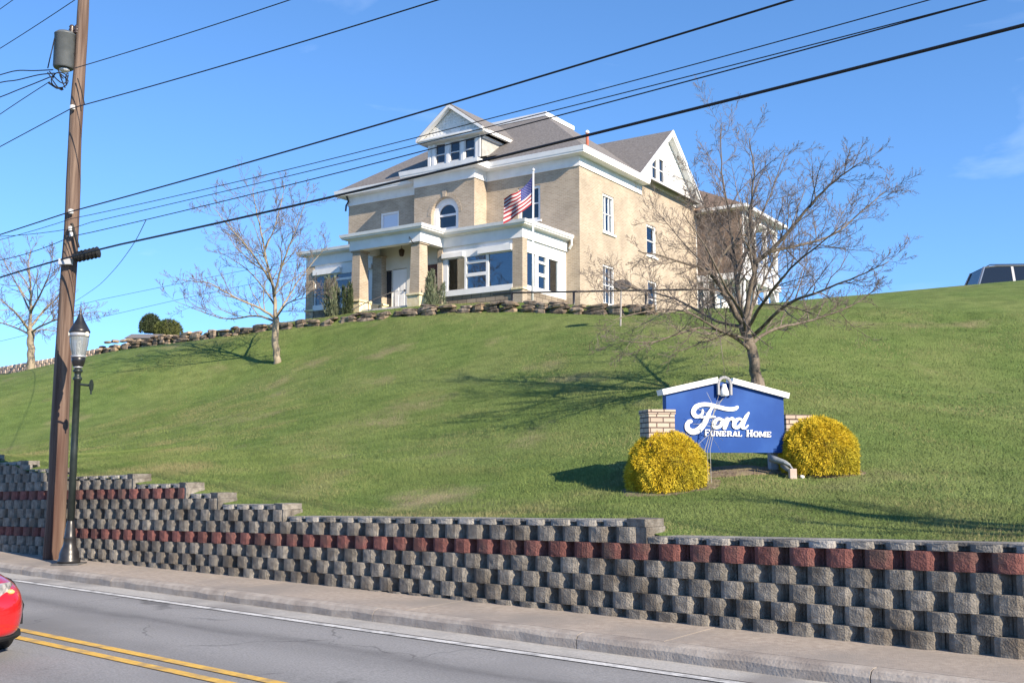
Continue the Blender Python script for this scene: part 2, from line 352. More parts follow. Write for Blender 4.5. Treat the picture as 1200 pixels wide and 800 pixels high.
vs = [(0, 0, -2.2)]; fs = []
for r_ in rr[1:]:
    for j in range(n): vs.append((r_ * math.cos(2 * math.pi * j / n), r_ * math.sin(2 * math.pi * j / n), -2.2))
for j in range(n): fs.append((0, 1 + j, 1 + (j + 1) % n))
for k in range(3):
    for j in range(n): a = 1 + k * n; fs.append((a + j, a + n + j, a + n + (j + 1) % n, a + (j + 1) % n))
g.add(vs, fs)
struct('ground', g, mat('far_ground', (.07, .09, .035), (.12, .12, .06), .05, .95))
struct('road', strip(S0, S1, -2.6, 8.36, 0), asphalt, STREET)
struct('gutter', strip(S0, S1, 8.36, 8.80, .004), gutter_m, STREET)
struct('verge', strip(S0, S1, -14, -2.6, -.02), mat('verge_grass', (.07, .10, .03), (.12, .14, .05), 3, .95), STREET)
struct('edge_line', strip(S0, S1, 8.19, 8.30, .009, 60), white_line, STREET)
struct('centre_line', strip(S0, S1, 5.745, 5.86, .008, 60), yellow_line, STREET)
struct('centre_line', strip(S0, S1, 5.47, 5.585, .008, 60), yellow_line, STREET)
k = MB(); s_ = S0 + .3
while s_ < S1:
    L = 3.05; a, b = s_ + .006, s_ + L - .006
    m_ = 8
    for i in range(m_):
        p, q = a + (b - a) * i / m_, a + (b - a) * (i + 1) / m_
        def sec(x):
            j = .008 * math.sin(x * 7.1) + .006 * math.sin(x * 17.3)
            return [(-x, 8.76 + j, roadz(x) - .12), (-x, 8.77 + j, roadz(x) + .09 + j), (-x, 8.80, roadz(x) + .135), (-x, 8.85, roadz(x) + .15), (-x, 8.93, roadz(x) + .152), (-x, 8.93, roadz(x) - .12)]
        A_, B_ = sec(p), sec(q)
        k.add(A_ + B_, [(j, j + 1, j + 7, j + 6) for j in range(5)] + ([(0, 1, 2, 3, 4, 5)] if i == 0 else []) + ([(6, 7, 8, 9, 10, 11)] if i == m_ - 1 else []))
    s_ += L
struct('kerb', k, kerb_m, STREET)
sw = MB(); s_ = S0
while s_ < S1:
    L = 3.6; a, b = s_ + .007, s_ + L - .007
    sw.add([(-a, 8.935, roadz(a) + .153), (-b, 8.935, roadz(b) + .153), (-b, 10.12, roadz(b) + .17), (-a, 10.12, roadz(a) + .17),
            (-a, 8.935, roadz(a)), (-b, 8.935, roadz(b)), (-b, 10.12, roadz(b)), (-a, 10.12, roadz(a))], [(0, 1, 2, 3), (0, 1, 5, 4), (1, 2, 6, 5), (3, 0, 4, 7), (2, 3, 7, 6)])
    s_ += L
struct('sidewalk', sw, walk_m, STREET)
sb = strip(S0, S1, 8.90, 10.2, .12); struct('sidewalk_bed', sb, mat('sidewalk_joint', (.10, .09, .08)), STREET)

# ------------------------------------------------------------ retaining wall of split-face blocks
def block_mat(name, c1, c2, c3):
    return mat(name, c1, c2, 14, .95, 1.0, 55, detail=8, tint=.22, c3=c3, scale3=2.2)
grey_block = block_mat('grey_split_block', (.14, .127, .108), (.24, .22, .188), (.10, .084, .066))
red_block = block_mat('red_split_block', (.13, .050, .043), (.19, .078, .066), (.11, .07, .058))
cap_block = block_mat('grey_cap_block', (.22, .21, .19), (.31, .295, .27), (.16, .148, .13))
PITCHB = .388; BAT = .02
XS = [-.5, -.44, -.385, -.335, -.19, 0, .19, .335, .385, .44, .5]
DS = [.14, .128, .075, .028, .0, -.004, .0, .028, .075, .128, .14]
ZS = [0, .14, .5, .86, 1]
def add_block(mb, sc, row, h, zb, jit=.003, cap=False):
    t0 = 10.0 + BAT * row; tint = rnd.random(); vs = []
    ph = rnd.uniform(-.008, .008)
    for zi, zf in enumerate(ZS):
        for xi, xf in enumerate(XS):
            s_ = sc + xf * PITCHB * .985
            d = DS[xi] + (.002 if zi in (0, 4) and not cap else 0) + ph
            if 1 < xi < 9: d += rnd.uniform(-jit, jit)
            zz = zb(s_) + zf * h + (rnd.uniform(-.004, .004) if 0 < zi < 4 else 0)
            vs.append((-s_, t0 + d, zz))
    m_ = len(XS); fs = [(zi * m_ + xi, zi * m_ + xi + 1, (zi + 1) * m_ + xi + 1, (zi + 1) * m_ + xi) for zi in range(4) for xi in range(m_ - 1)]
    o = len(vs); top = 4 * m_
    for xf in (-.5, .5): vs.append((-(sc + xf * PITCHB * .985), t0 + .30, zb(sc + xf * PITCHB) + h))
    fs.append(tuple(range(top, top + m_)) + (o + 1, o))
    # underside lip
    for xf in (-.5, .5): vs.append((-(sc + xf * PITCHB * .985), t0 + .16, zb(sc + xf * PITCHB)))
    fs.append(tuple(range(m_))[::-1] + (o + 2, o + 3))
    mb.add(vs, fs, tint)
    if cap:      # the flat capping lip that runs on over the notches
        a, b = sc - PITCHB * .5, sc + PITCHB * .5; j = rnd.uniform(-.006, .006)
        mb.add([(-x, t0 + y, zb(x) + h + z) for z in (-.022, .008) for x, y in ((a, .05 + j), (b, .05 + j), (b, .34), (a, .34))],
               [(0, 1, 2, 3), (4, 5, 6, 7), (0, 1, 5, 4), (1, 2, 6, 5), (3, 0, 4, 7)], tint)
grey, cap = MB(), MB(); reds = {0: MB(), 4: MB()}
for row in range(-6, 9):
    off = .5 * PITCHB * (row % 2); k0 = int(-8 / PITCHB)
    for k in range(k0, int(32 / PITCHB)):
        sc = k * PITCHB + off
        n = next(q for a, b, q in SECT if a <= sc < b or b == 34)
        if row > n: continue
        zb = lambda s, row=row: redz(s) - CH / 2 + row * CH
        if zb(sc) + CH < roadz(sc) + .1: continue
        (reds[row] if row in reds else grey).__class__
        add_block(reds[row] if row in reds else grey, sc, row, CH - .003, zb)
        if row == n:
            sc2 = sc + .5 * PITCHB
            if not any(abs(sc2 - a_) < .05 for a_ in []) and next(q for a, b, q in SECT if a <= sc2 < b or b == 34) == n: add_block(cap, sc2, row + 1.6, .07, lambda s, row=row: redz(s) + CH / 2 + row * CH, .004, True)
core = MB(); ends = MB()
for a, b, n in SECT:
    for i in range(6):
        p, q = a + (b - a) * i / 6, a + (b - a) * (i + 1) / 6
        zt = lambda s: redz(s) + CH / 2 + n * CH + .05
        for (lo, hi, tt) in ((-9, n, 10.11 + .016 * 0),):
            # stepped back plane follows the batter
            core.add([(-p, 10.185 - BAT * 6.7, redz(p) - 1.2), (-q, 10.185 - BAT * 6.7, redz(q) - 1.2), (-q, 10.185 + BAT * n, zt(q)), (-p, 10.185 + BAT * n, zt(p)),
                      (-q, 10.35 + BAT * n, zt(q)), (-p, 10.35 + BAT * n, zt(p))], [(0, 1, 2, 3), (3, 2, 4, 5)])
    # closing block that turns the corner at each step down
    if n:
        zz = redz(a) + CH / 2; t0 = 10.0 + BAT * n
        for k_, (h0, h1, dx) in enumerate(((zz + (n - 1) * CH - .02, zz + n * CH - .003, .0), (zz + n * CH, zz + n * CH + .085, .02))):
            x0 = -(a - .04) - dx
            ends.add([(x0 - .3, t0 + .05, h0), (x0 - .03, t0 + .01, h0), (x0, t0 + .04, h0), (x0 + .012, t0 + .3, h0), (x0, t0 + .36, h0), (x0 - .3, t0 + .36, h0),
                      (x0 - .3, t0 + .05, h1), (x0 - .03, t0 + .01, h1), (x0, t0 + .04, h1), (x0 + .012, t0 + .3, h1), (x0, t0 + .36, h1), (x0 - .3, t0 + .36, h1)],
                     [(0, 1, 7, 6), (1, 2, 8, 7), (2, 3, 9, 8), (3, 4, 10, 9), (4, 5, 11, 10), (6, 7, 8, 9, 10, 11)], rnd.random())
rw = thing('retaining_wall', 'long stepped wall of grey split-face blocks with dark red courses beside the sidewalk', 'wall', M=STREET)
grey.build('grey_block_course', grey_block, rw)
reds[0].build('red_block_course', red_block, rw); reds[4].build('red_block_course', red_block, rw)
cap.build('cap_course', cap_block, rw)
ends.build('corner_block', grey_block, rw)
core.build('wall_core', mat('wall_core_concrete', (.10, .095, .085)), rw)

# ------------------------------------------------------------ lawn
def lawn_mat():
    m = bpy.data.materials.new('lawn_grass'); m.use_nodes = True; n = m.node_tree.nodes; l = m.node_tree.links; b = n['Principled BSDF']
    tc = n.new('ShaderNodeTexCoord')
    def noise(sc, det=5, st_=(1, 1, 1)):
        mp = n.new('ShaderNodeMapping'); mp.inputs['Scale'].default_value = st_; l.new(tc.outputs['Object'], mp.inputs[0])
        z = n.new('ShaderNodeTexNoise'); z.inputs['Scale'].default_value = sc; z.inputs['Detail'].default_value = det; l.new(mp.outputs[0], z.inputs['Vector']); return z.outputs[0]
    def ramp(s, a, b_, ca, cb):
        r = n.new('ShaderNodeValToRGB'); r.color_ramp.elements[0].position = a; r.color_ramp.elements[1].position = b_
        r.color_ramp.elements[0].color = (*ca, 1); r.color_ramp.elements[1].color = (*cb, 1); l.new(s, r.inputs[0]); return r.outputs[0]
    def mix(f, a, b_):
        x = n.new('ShaderNodeMix'); x.data_type = 'RGBA'; l.new(f, x.inputs[0]); l.new(a, x.inputs[6]); l.new(b_, x.inputs[7]); return x.outputs[2]
    fine = ramp(noise(22, 8), .32, .70, (.074, .124, .028), (.152, .206, .058))
    yel = ramp(noise(18, 6), .3, .7, (.12, .165, .045), (.21, .225, .085))
    dry = ramp(noise(25, 6), .3, .7, (.21, .165, .095), (.33, .27, .165))
    f1 = ramp(noise(.42, 6, (1, .55, 1)), .40, .62, (0, 0, 0), (.6, .6, .6))
    f2 = ramp(noise(.45, 8, (1, .7, 1.0)), .59, .72, (0, 0, 0), (.6, .6, .6))
    clump = ramp(noise(1.7, 7), .36, .60, (.78, .80, .76), (1.05, 1.04, 1.02))
    c = mix(f1, fine, yel); c = mix(f2, c, dry)
    pw = ground_at(505, 584); sub = n.new('ShaderNodeVectorMath'); sub.operation = 'SUBTRACT'; sub.inputs[1].default_value = pw; l.new(tc.outputs['Object'], sub.inputs[0])
    nv = n.new('ShaderNodeTexNoise'); nv.inputs['Scale'].default_value = 1.6; nv.inputs['Detail'].default_value = 6; l.new(tc.outputs['Object'], nv.inputs['Vector'])
    wob = n.new('ShaderNodeVectorMath'); wob.operation = 'MULTIPLY_ADD'; wob.inputs[1].default_value = (1.6, 1.6, 0); wob.inputs[2].default_value = (-.8, -.8, 0); l.new(nv.outputs['Color'], wob.inputs[0])
    sm = n.new('ShaderNodeVectorMath'); sm.operation = 'ADD'; l.new(sub.outputs[0], sm.inputs[0]); l.new(wob.outputs[0], sm.inputs[1])
    ln_ = n.new('ShaderNodeVectorMath'); ln_.operation = 'LENGTH'; l.new(sm.outputs[0], ln_.inputs[0])
    c = mix(ramp(ln_.outputs['Value'], .25, .95, (.75, .75, .75), (0, 0, 0)), c, dry)          # the worn dry spot near the wall
    mu = n.new('ShaderNodeMix'); mu.data_type = 'RGBA'; mu.blend_type = 'MULTIPLY'; mu.inputs[0].default_value = 1; l.new(c, mu.inputs[6]); l.new(clump, mu.inputs[7]); c = mu.outputs[2]
    l.new(c, b.inputs['Base Color']); b.inputs['Roughness'].default_value = .95; b.inputs['Specular IOR Level'].default_value = .15
    bp = n.new('ShaderNodeBump'); bp.inputs['Strength'].default_value = .9; bp.inputs['Distance'].default_value = .05
    l.new(noise(28, 8), bp.inputs['Height']); l.new(bp.outputs[0], b.inputs['Normal'])
    return m
lawn_m = lawn_mat()
ss = np.concatenate([np.linspace(-40, -8, 22), np.linspace(-7.5, 34, 110), np.linspace(35, 100, 45)])
tt = np.concatenate([np.linspace(10.14, 13, 16), np.linspace(13.3, 48, 110), np.linspace(49, 80, 26)])
G = np.array([[-0.76404 * s + .64517 * t, .64517 * s + .76404 * t] for s in ss for t in tt]); Z = terr(G)
far = np.clip((G[:, 1] - 62) / 40, 0, 1); Z = Z - far * 6
sg = np.repeat(ss, len(tt)); tg = np.tile(tt, len(ss))
def capt(s):
    n = next((q for a, b, q in SECT if a <= s < b), 8 if s > 30 else 0); return captop(s, n)
capz = np.array([capt(s) for s in sg]); near = np.clip((tg - 10.14) / .8, 0, 1)
Z = np.minimum(Z, capz - .015 + near * 10)
ml = MB(); nT = len(tt)
ml.add([(a, b, c) for (a, b), c in zip(G, Z)], [(i * nT + j, i * nT + j + 1, (i + 1) * nT + j + 1, (i + 1) * nT + j) for i in range(len(ss) - 1) for j in range(nT - 1)])
struct('lawn', ml, lawn_m, smooth=True)

def cards(name, P, D, Wd, L, m, parent=None, tint=None, tip=.1):
    """thin leaf or blade cards: P base points, D unit directions, L lengths, Wd widths (numpy)"""
    n = len(P); rs = np.random.default_rng(len(P)); q = rs.normal(size=(n, 3)); side = np.cross(D, q); side /= np.linalg.norm(side, axis=1)[:, None] + 1e-9
    Wd = np.broadcast_to(Wd, n)[:, None]; L = np.broadcast_to(L, n)[:, None]
    V = np.empty((n, 4, 3)); V[:, 0] = P - side * Wd * .5; V[:, 1] = P + side * Wd * .5
    V[:, 2] = P + D * L + side * Wd * tip; V[:, 3] = P + D * L - side * Wd * tip
    if parent is not None:
        inv = np.array(MW[parent.name].inverted()); V = V.reshape(-1, 3) @ inv[:3, :3].T + inv[:3, 3]
    me = bpy.data.meshes.new(name); me.vertices.add(n * 4); me.vertices.foreach_set('co', V.reshape(-1).astype(np.float32))
    me.loops.add(n * 4); me.loops.foreach_set('vertex_index', np.arange(n * 4, dtype=np.int32)); me.polygons.add(n)
    me.polygons.foreach_set('loop_start', np.arange(n, dtype=np.int32) * 4)
    try: me.polygons.foreach_set('loop_total', np.full(n, 4, dtype=np.int32))
    except Exception: pass
    me.update(calc_edges=True)
    a = me.attributes.new('tint', 'FLOAT', 'FACE'); a.data.foreach_set('value', (rs.random(n) if tint is None else tint).astype(np.float32))
    me.materials.append(m); o = bpy.data.objects.new(name, me); COL.objects.link(o)
    if parent is not None: o.parent = parent
    return o
rs = np.random.default_rng(3); WORN = ground_at(505, 584)
def blades(n, s0, s1, t0, t1, hlo, hhi, wid):
    s = rs.uniform(s0, s1, n); t = rs.uniform(t0, t1, n)
    X = np.c_[-0.76404 * s + .64517 * t, .64517 * s + .76404 * t]
    keep = (np.abs(X[:, 0]) < X[:, 1] * .56 + 1.5)
    dw = np.hypot((X[:, 0] - WORN.x) * (.8 + .3 * np.sin(X[:, 1] * 5)), X[:, 1] - WORN.y + .2 * np.sin(X[:, 0] * 4)); keep &= (dw > .8) | (rs.random(n) < .12 + .5 * np.clip(dw - .3, 0, 1))
    X = X[keep]; s = s[keep]; t = t[keep]
    z = terr(X); z = np.minimum(z, np.array([capt(q) for q in s]) - .015 + np.clip((t - 10.14) / .8, 0, 1) * 10)
    n = len(X); D = rs.normal(size=(n, 3)) * np.array([.55, .55, 0]) + np.array([0, 0, 1.0]); D /= np.linalg.norm(D, axis=1)[:, None]
    return np.c_[X, z - .004], D, np.full(n, wid), rs.uniform(hlo, hhi, n)
B = [blades(150000, -1, 26, 10.30, 14, .025, .06, .006), blades(130000, -2, 34, 14, 21, .025, .055, .010), blades(130000, -3, 40, 21, 34, .02, .045, .018)]
blade_m = mat('grass_blades', (.073, .122, .028), (.160, .208, .062), .8, .8, tint=.3, spec=.2, c3=(.22, .20, .095), scale3=.45)
_n = blade_m.node_tree.nodes; _l = blade_m.node_tree.links
_g = _n.new('ShaderNodeNewGeometry'); _m1 = _n.new('ShaderNodeVectorMath'); _m1.operation = 'SCALE'; _m1.inputs['Scale'].default_value = .3; _l.new(_g.outputs['Normal'], _m1.inputs[0])
_m2 = _n.new('ShaderNodeVectorMath'); _m2.operation = 'ADD'; _m2.inputs[1].default_value = (.1, -.25, .9); _l.new(_m1.outputs[0], _m2.inputs[0])
_m3 = _n.new('ShaderNodeVectorMath'); _m3.operation = 'NORMALIZE'; _l.new(_m2.outputs[0], _m3.inputs[0]); _l.new(_m3.outputs[0], _n['Principled BSDF'].inputs['Normal'])
gr = cards('grass', np.vstack([b[0] for b in B]), np.vstack([b[1] for b in B]), np.concatenate([b[2] for b in B]), np.concatenate([b[3] for b in B]), blade_m)
tag(gr, 'short green lawn grass with dry tan patches on the hillside above the wall', 'grass', kind='stuff')

# ------------------------------------------------------------ the house (local x = -u, y = depth, z up)
house = thing('funeral_home_house', 'large two-storey tan brick house with white trim and dormer on the hilltop', 'house', M=HOUSE)
def wall(mb, kind, c, a0, a1, z0, z1, holes=(), depth=.22):
    """front: plane y=c facing -y, a = x; right: plane x=c facing +x, a = y. holes (a0,a1,z0,z1[, 'arch'])"""
    def P(a, z, d): return (a, c + d, z) if kind == 'front' else (c - d, a, z)
    As = sorted({a0, a1, *[h[0] for h in holes], *[h[1] for h in holes]}); Zs = sorted({z0, z1, *[h[2] for h in holes], *[h[3] for h in holes]})
    for i in range(len(As) - 1):
        for j in range(len(Zs) - 1):
            ca, cz = (As[i] + As[i + 1]) / 2, (Zs[j] + Zs[j + 1]) / 2
            if any(h[0] < ca < h[1] and h[2] < cz < h[3] for h in holes): continue
            mb.add([P(As[i], Zs[j], 0), P(As[i + 1], Zs[j], 0), P(As[i + 1], Zs[j + 1], 0), P(As[i], Zs[j + 1], 0)], [(0, 1, 2, 3)])
    for h in holes:
        q = [(h[0], h[2]), (h[1], h[2]), (h[1], h[3]), (h[0], h[3])]
        if len(h) > 4:
            r_ = (h[1] - h[0]) / 2; cx = (h[0] + h[1]) / 2; zs = h[3] - r_
            arc = [(cx + r_ * math.cos(t), zs + r_ * math.sin(t)) for t in np.linspace(0, math.pi, 17)]
            mb.add([P(h[1], h[3], 0)] + [P(*p, 0) for p in arc[:9]], [tuple(range(10))])
            mb.add([P(h[0], h[3], 0)] + [P(*p, 0) for p in arc[8:]], [tuple(range(10))])
            q = [(h[0], h[2]), (h[1], h[2])] + arc
        n = len(q)
        for i in range(n):
            p, s = q[i], q[(i + 1) % n]
            mb.add([P(*p, 0), P(*s, 0), P(*s, depth), P(*p, depth)], [(0, 1, 2, 3)])
def window(kind, c, a0, a1, z0, z1, bars=(.5,), cols=(), recess=.1, fw=.08, pane=None, blindm=None, parent=None, sill=True, name='window', mull=.05):
    def bx(mb, p0, p1, q0, q1, d0, d1):
        if kind == 'front': mb.box(p0, p1, c + d0, c + d1, q0, q1)
        else: mb.box(c - d1, c - d0, p0, p1, q0, q1)
    f = MB(); r_ = recess
    bx(f, a0 + .002, a0 + fw, z0, z1, r_ - .06, r_ + .05); bx(f, a1 - fw, a1 - .002, z0, z1, r_ - .06, r_ + .05)
    bx(f, a0 + fw, a1 - fw, z1 - fw, z1 - .002, r_ - .06, r_ + .05); bx(f, a0 + fw, a1 - fw, z0 + .002, z0 + fw, r_ - .06, r_ + .05)
    for q in bars:
        z = z0 + (z1 - z0) * q; bx(f, a0 + fw, a1 - fw, z - mull / 2, z + mull / 2, r_ - .03, r_ + .045)
    for q in cols:
        a = a0 + (a1 - a0) * q; bx(f, a - mull / 2, a + mull / 2, z0 + fw, z1 - fw, r_ - .025, r_ + .043)
    if sill: bx(f, a0 - .08, a1 + .08, z0 - .09, z0 - .003, -.07, r_)
    o = f.build(name, white, parent or house)
    p = MB(); bx(p, a0 + fw * .6, a1 - fw * .6, z0 + fw * .6, z1 - fw * .6, r_ + .015, r_ + .022); p.build('pane', pane or pane_dark, o)
    if blindm:
        b = MB(); bx(b, a0 + fw * .7, a1 - fw * .7, z0 + fw * .7, z1 - fw * .7, r_ + .10, r_ + .11); b.build('blind', blindm, o)
    return o
ZB = -2.4
bw = MB()
# main block: right wing, bay, left wing, right side with gable, left side and back
wall(bw, 'front', 0, -5.1, 0, ZB, 7.0, [(-3.3, -2.08, 4.25, 5.9)])
wall(bw, 'front', -1.0, -8.7, -5.1, ZB, 7.0, [(-7.66, -6.02, 3.7, 5.76, 'arch')], .35)
wall(bw, 'right', -5.1, -1.0, 0, ZB, 7.0)
bw.add([(-8.7, -1, ZB), (-8.7, 0, ZB), (-8.7, 0, 7), (-8.7, -1, 7)], [(0, 1, 2, 3)])
wall(bw, 'front', 0, -13.9, -8.7, ZB, 7.0, [(-11.7, -10.5, 4.5, 5.8)])
RH = [(2.2, 3.33, 3.85, 5.69), (2.15, 3.28, .42, 2.3), (6.8, 7.9, 3.5, 5.1), (6.85, 7.9, .40, 2.23)]
wall(bw, 'right', 0, 0, 13.0, ZB, 7.32, RH)
bw.add([(-13.9, 0, ZB), (-13.9, 12, ZB), (-13.9, 12, 7), (-13.9, 0, 7)], [(0, 1, 2, 3)])
bw.add([(-13.9, 12, ZB), (0, 12, ZB), (0, 12, 7), (-13.9, 12, 7)], [(0, 1, 2, 3)])
bw.add([(0, 13, ZB), (-7, 13, ZB), (-7, 13, 7.3), (0, 13, 7.3)], [(0, 1, 2, 3)])
bw.build('brick_wall', brick, house)
# brick arch ring over the bay window with a keystone
ar = MB()
for i in range(15):
    a, b = math.pi * i / 15 + .012, math.pi * (i + 1) / 15 - .012
    for ri, ro in ((.835, 1.02),):
        q = [(ri, a), (ro, a), (ro, b), (ri, b)]
        ar.prism([(-6.84 + r_ * math.cos(t), -1.004, 4.94 + r_ * math.sin(t)) for r_, t in q], (0, -.012, 0))
ar.prism([(-6.93, -1.004, 5.78), (-6.75, -1.004, 5.78), (-6.71, -1.004, 6.1), (-6.97, -1.004, 6.1)], (0, -.05, 0))
ar.build('brick_arch', brick, house)
# interior darkness behind the upper windows
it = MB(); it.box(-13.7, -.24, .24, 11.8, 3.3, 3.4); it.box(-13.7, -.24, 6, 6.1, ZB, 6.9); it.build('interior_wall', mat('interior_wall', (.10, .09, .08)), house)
window('front', 0, -3.3, -2.08, 4.25, 5.9, (.5,), fw=.13, recess=.12)
window('front', 0, -11.7, -10.5, 4.5, 5.8, (), pane=mat('blind_behind_glass', (.50, .56, .66), rough=.08, spec=.6), fw=.1)
glass_mat('blind_window_glass', .6, (.9, .92, .95))
window('right', 0, *RH[0], (.5,), (.33, .66), pane=MATS['blind_window_glass'], blindm=blind, fw=.1, mull=.035)
window('right', 0, *RH[1], (.5,), (.33, .66), fw=.1, mull=.035)
window('right', 0, *RH[2], (.5,), pane=MATS['blind_window_glass'], blindm=blind, fw=.1)
window('right', 0, *RH[3], (.5,), fw=.1)
# arched window: outer white arch frame with inner sash
af = MB()
def archband(mb, cx, zs, ri, ro, y0, y1, zb, n=18):
    pts = [(ri, zb - zs)] + [(ri * math.cos(t), ri * math.sin(t)) for t in np.linspace(0, math.pi, n)] + [(-ri, zb - zs)]
    pto = [(ro, zb - zs)] + [(ro * math.cos(t), ro * math.sin(t)) for t in np.linspace(0, math.pi, n)] + [(-ro, zb - zs)]
    pts[0] = (ri, zb - zs); pto[0] = (ro, zb - zs)
    for i in range(len(pts) - 1):
        q = [pts[i], pto[i], pto[i + 1], pts[i + 1]]
        mb.prism([(cx + a, y0, zs + b) for a, b in q], (0, y1 - y0, 0))
archband(af, -6.84, 4.94, .62, .818, -.80, -.68, 3.72)
archband(af, -6.84, 4.94, .50, .62, -.76, -.66, 3.72)
for z in (4.93, 4.28): af.box(-6.84 - .5, -6.84 + .5, -.75, -.67, z - .05, z + .05)
o = af.build('arched_window', white, house)
p = MB(); p.prism([(-6.84 + .51, -.70, 3.75), (-6.84 + .51, -.70, 4.94)] + [(-6.84 + .51 * math.cos(t), -.70, 4.94 + .51 * math.sin(t)) for t in np.linspace(.1, math.pi - .1, 14)] + [(-6.84 - .51, -.70, 4.94), (-6.84 - .51, -.70, 3.75)], (0, .01, 0))
p.build('pane', pane_dark, o)
# white reveal on the lit side of the arch
# frieze, soffit and gutter round the eaves
eave = [(0, 6.25), (0, 0), (-5.1, 0), (-5.1, -1), (-8.7, -1), (-8.7, 0), (-13.9, 0), (-13.9, 12)]
fz = MB(); fz.sweep([(.003, 6.46), (.05, 6.46), (.05, 6.52), (.035, 6.54), (.035, 6.93), (.003, 6.93)], eave, right=False)
fz.build('frieze_board', white, house)
co = MB()
co.sweep([(.0, 6.93), (.50, 6.93), (.50, 6.97), (.53, 7.02), (.56, 7.22), (.44, 7.24), (.0, 7.20)], eave, right=False)
co.build('cornice', white, house)
# roof
rf = MB(); e = .5; zt = 7.22; PT = .728
X0, X1, Y0, Y1 = -13.9 - e, e, -e, 12 + e; d = 5.13; zd = zt + d * PT
ev = [(X0, Y0, zt), (X1, Y0, zt), (X1, Y1, zt), (X0, Y1, zt)]; dk = [(X0 + d, Y0 + d, zd), (X1 - d, Y0 + d, zd), (X1 - d, Y1 - d, zd), (X0 + d, Y1 - d, zd)]
for i in range(4): rf.add([ev[i], ev[(i + 1) % 4], dk[(i + 1) % 4], dk[i]], [(0, 1, 2, 3)])
rf.add([(-9.2, -1.5, zt + .02), (-4.6, -1.5, zt + .02), (-4.6, .3, zt + .62), (-9.2, .3, zt + .62)], [(0, 1, 2, 3)])
# cross gable over the right side
gy0, gy1, gp, gzr = 5.55, 13.1, 9.3, 10.45
gs = (gzr - 7.35) / (gp - gy0)
rf.add([(.42, gy0 - .25, 7.35 - .25 * gs + .1), (.42, gp, gzr + .1), (-7, gp, gzr + .1), (-7, gy0 - .25, 7.35 - .25 * gs + .1)], [(0, 1, 2, 3)])
rf.add([(.42, gy1 + .25, 7.35 - .25 * gs + .1), (.42, gp, gzr + .1), (-7, gp, gzr + .1), (-7, gy1 + .25, 7.35 - .25 * gs + .1)], [(0, 1, 2, 3)])
roof = rf.build('roof', shingle, house)
dt = MB()
dt.box(dk[0][0] - .1, dk[1][0] + .1, dk[0][1] - .1, dk[0][1] + .06, zd - .03, zd + .2); dt.box(dk[1][0] - .06, dk[1][0] + .1, dk[0][1] + .062, dk[2][1] + .1, zd - .03, zd + .2)
dt.box(dk[0][0] - .1, dk[0][0] + .06, dk[0][1] + .062, dk[2][1] + .1, zd - .03, zd + .2); dt.box(dk[0][0] + .07, dk[1][0] - .07, dk[0][1] + .07, dk[2][1], zd + .05, zd + .12)
dt.build('deck_trim', white, roof)
vp = MB(); vp.tube([(-.41, 1.5, 7.6), (-.41, 1.5, 8.42)], .07, 10); vp.build('vent_pipe', terracotta, roof)
vp = MB(); vp.lathe([(.05, 0), (.10, .03), (.10, .10), (.04, .16)], (-.41, 1.5, 8.42), 10); vp.build('vent_cap', white, roof)
vp = MB(); vp.lathe([(.16, 0), (.18, .2), (.1, .3)], (-6.5, 5.2, zd + .1), 10); vp.build('roof_vent', white, roof)
ch = MB(); ch.box(-.9, -.25, 12.2, 12.85, 7.0, 8.35); ch.box(-.96, -.19, 12.14, 12.91, 8.352, 8.5); ch.build('chimney', terracotta, roof)
# white lap-sided gable
gb = MB()
def gline(y): return 7.35 + gs * min(y - gy0, gy1 - y)
n = 17
for i in range(n):
    z0 = 7.32 + (gzr - 7.32) * i / n; z1 = 7.32 + (gzr - 7.32) * (i + 1) / n
    ya, yb = gy0 + (z0 - 7.35) / gs, gy1 - (z0 - 7.35) / gs; yc, yd = gy0 + (z1 - 7.35) / gs, gy1 - (z1 - 7.35) / gs
    gb.tbox([(-.1, ya, z0), (.045, ya, z0), (.045, yb, z0), (-.1, yb, z0)], [(-.1, yc, z1), (.015, yc, z1), (.015, yd, z1), (-.1, yd, z1)])
gb.box(-.05, .08, gy0 - .1, gy1 + .1, 7.18, 7.318)
gable = gb.build('gable_wall', white_old, house)
rk = MB()
for a, b in ((gy0 - .3, gp), (gy1 + .3, gp)):
    za = 7.35 - .3 * gs
    rk.tbox([(.02, a, za - .22), (.40, a, za - .22), (.40, a, za + .08), (.02, a, za + .08)], [(.02, b, gzr - .24), (.40, b, gzr - .24), (.40, b, gzr + .08), (.02, b, gzr + .08)])
    rk.tbox([(.402, a, za - .14), (.45, a, za - .14), (.45, a, za + .115), (.402, a, za + .115)], [(.402, b, gzr - .14), (.45, b, gzr - .14), (.45, b, gzr + .115), (.402, b, gzr + .115)])
rk.build('rake_board', white, house)
for y in (7.22, 8.06):
    window('right', .05, y, y + .72, 7.5, 8.85, (.5,), recess=-.015, fw=.09, parent=gable, sill=False)
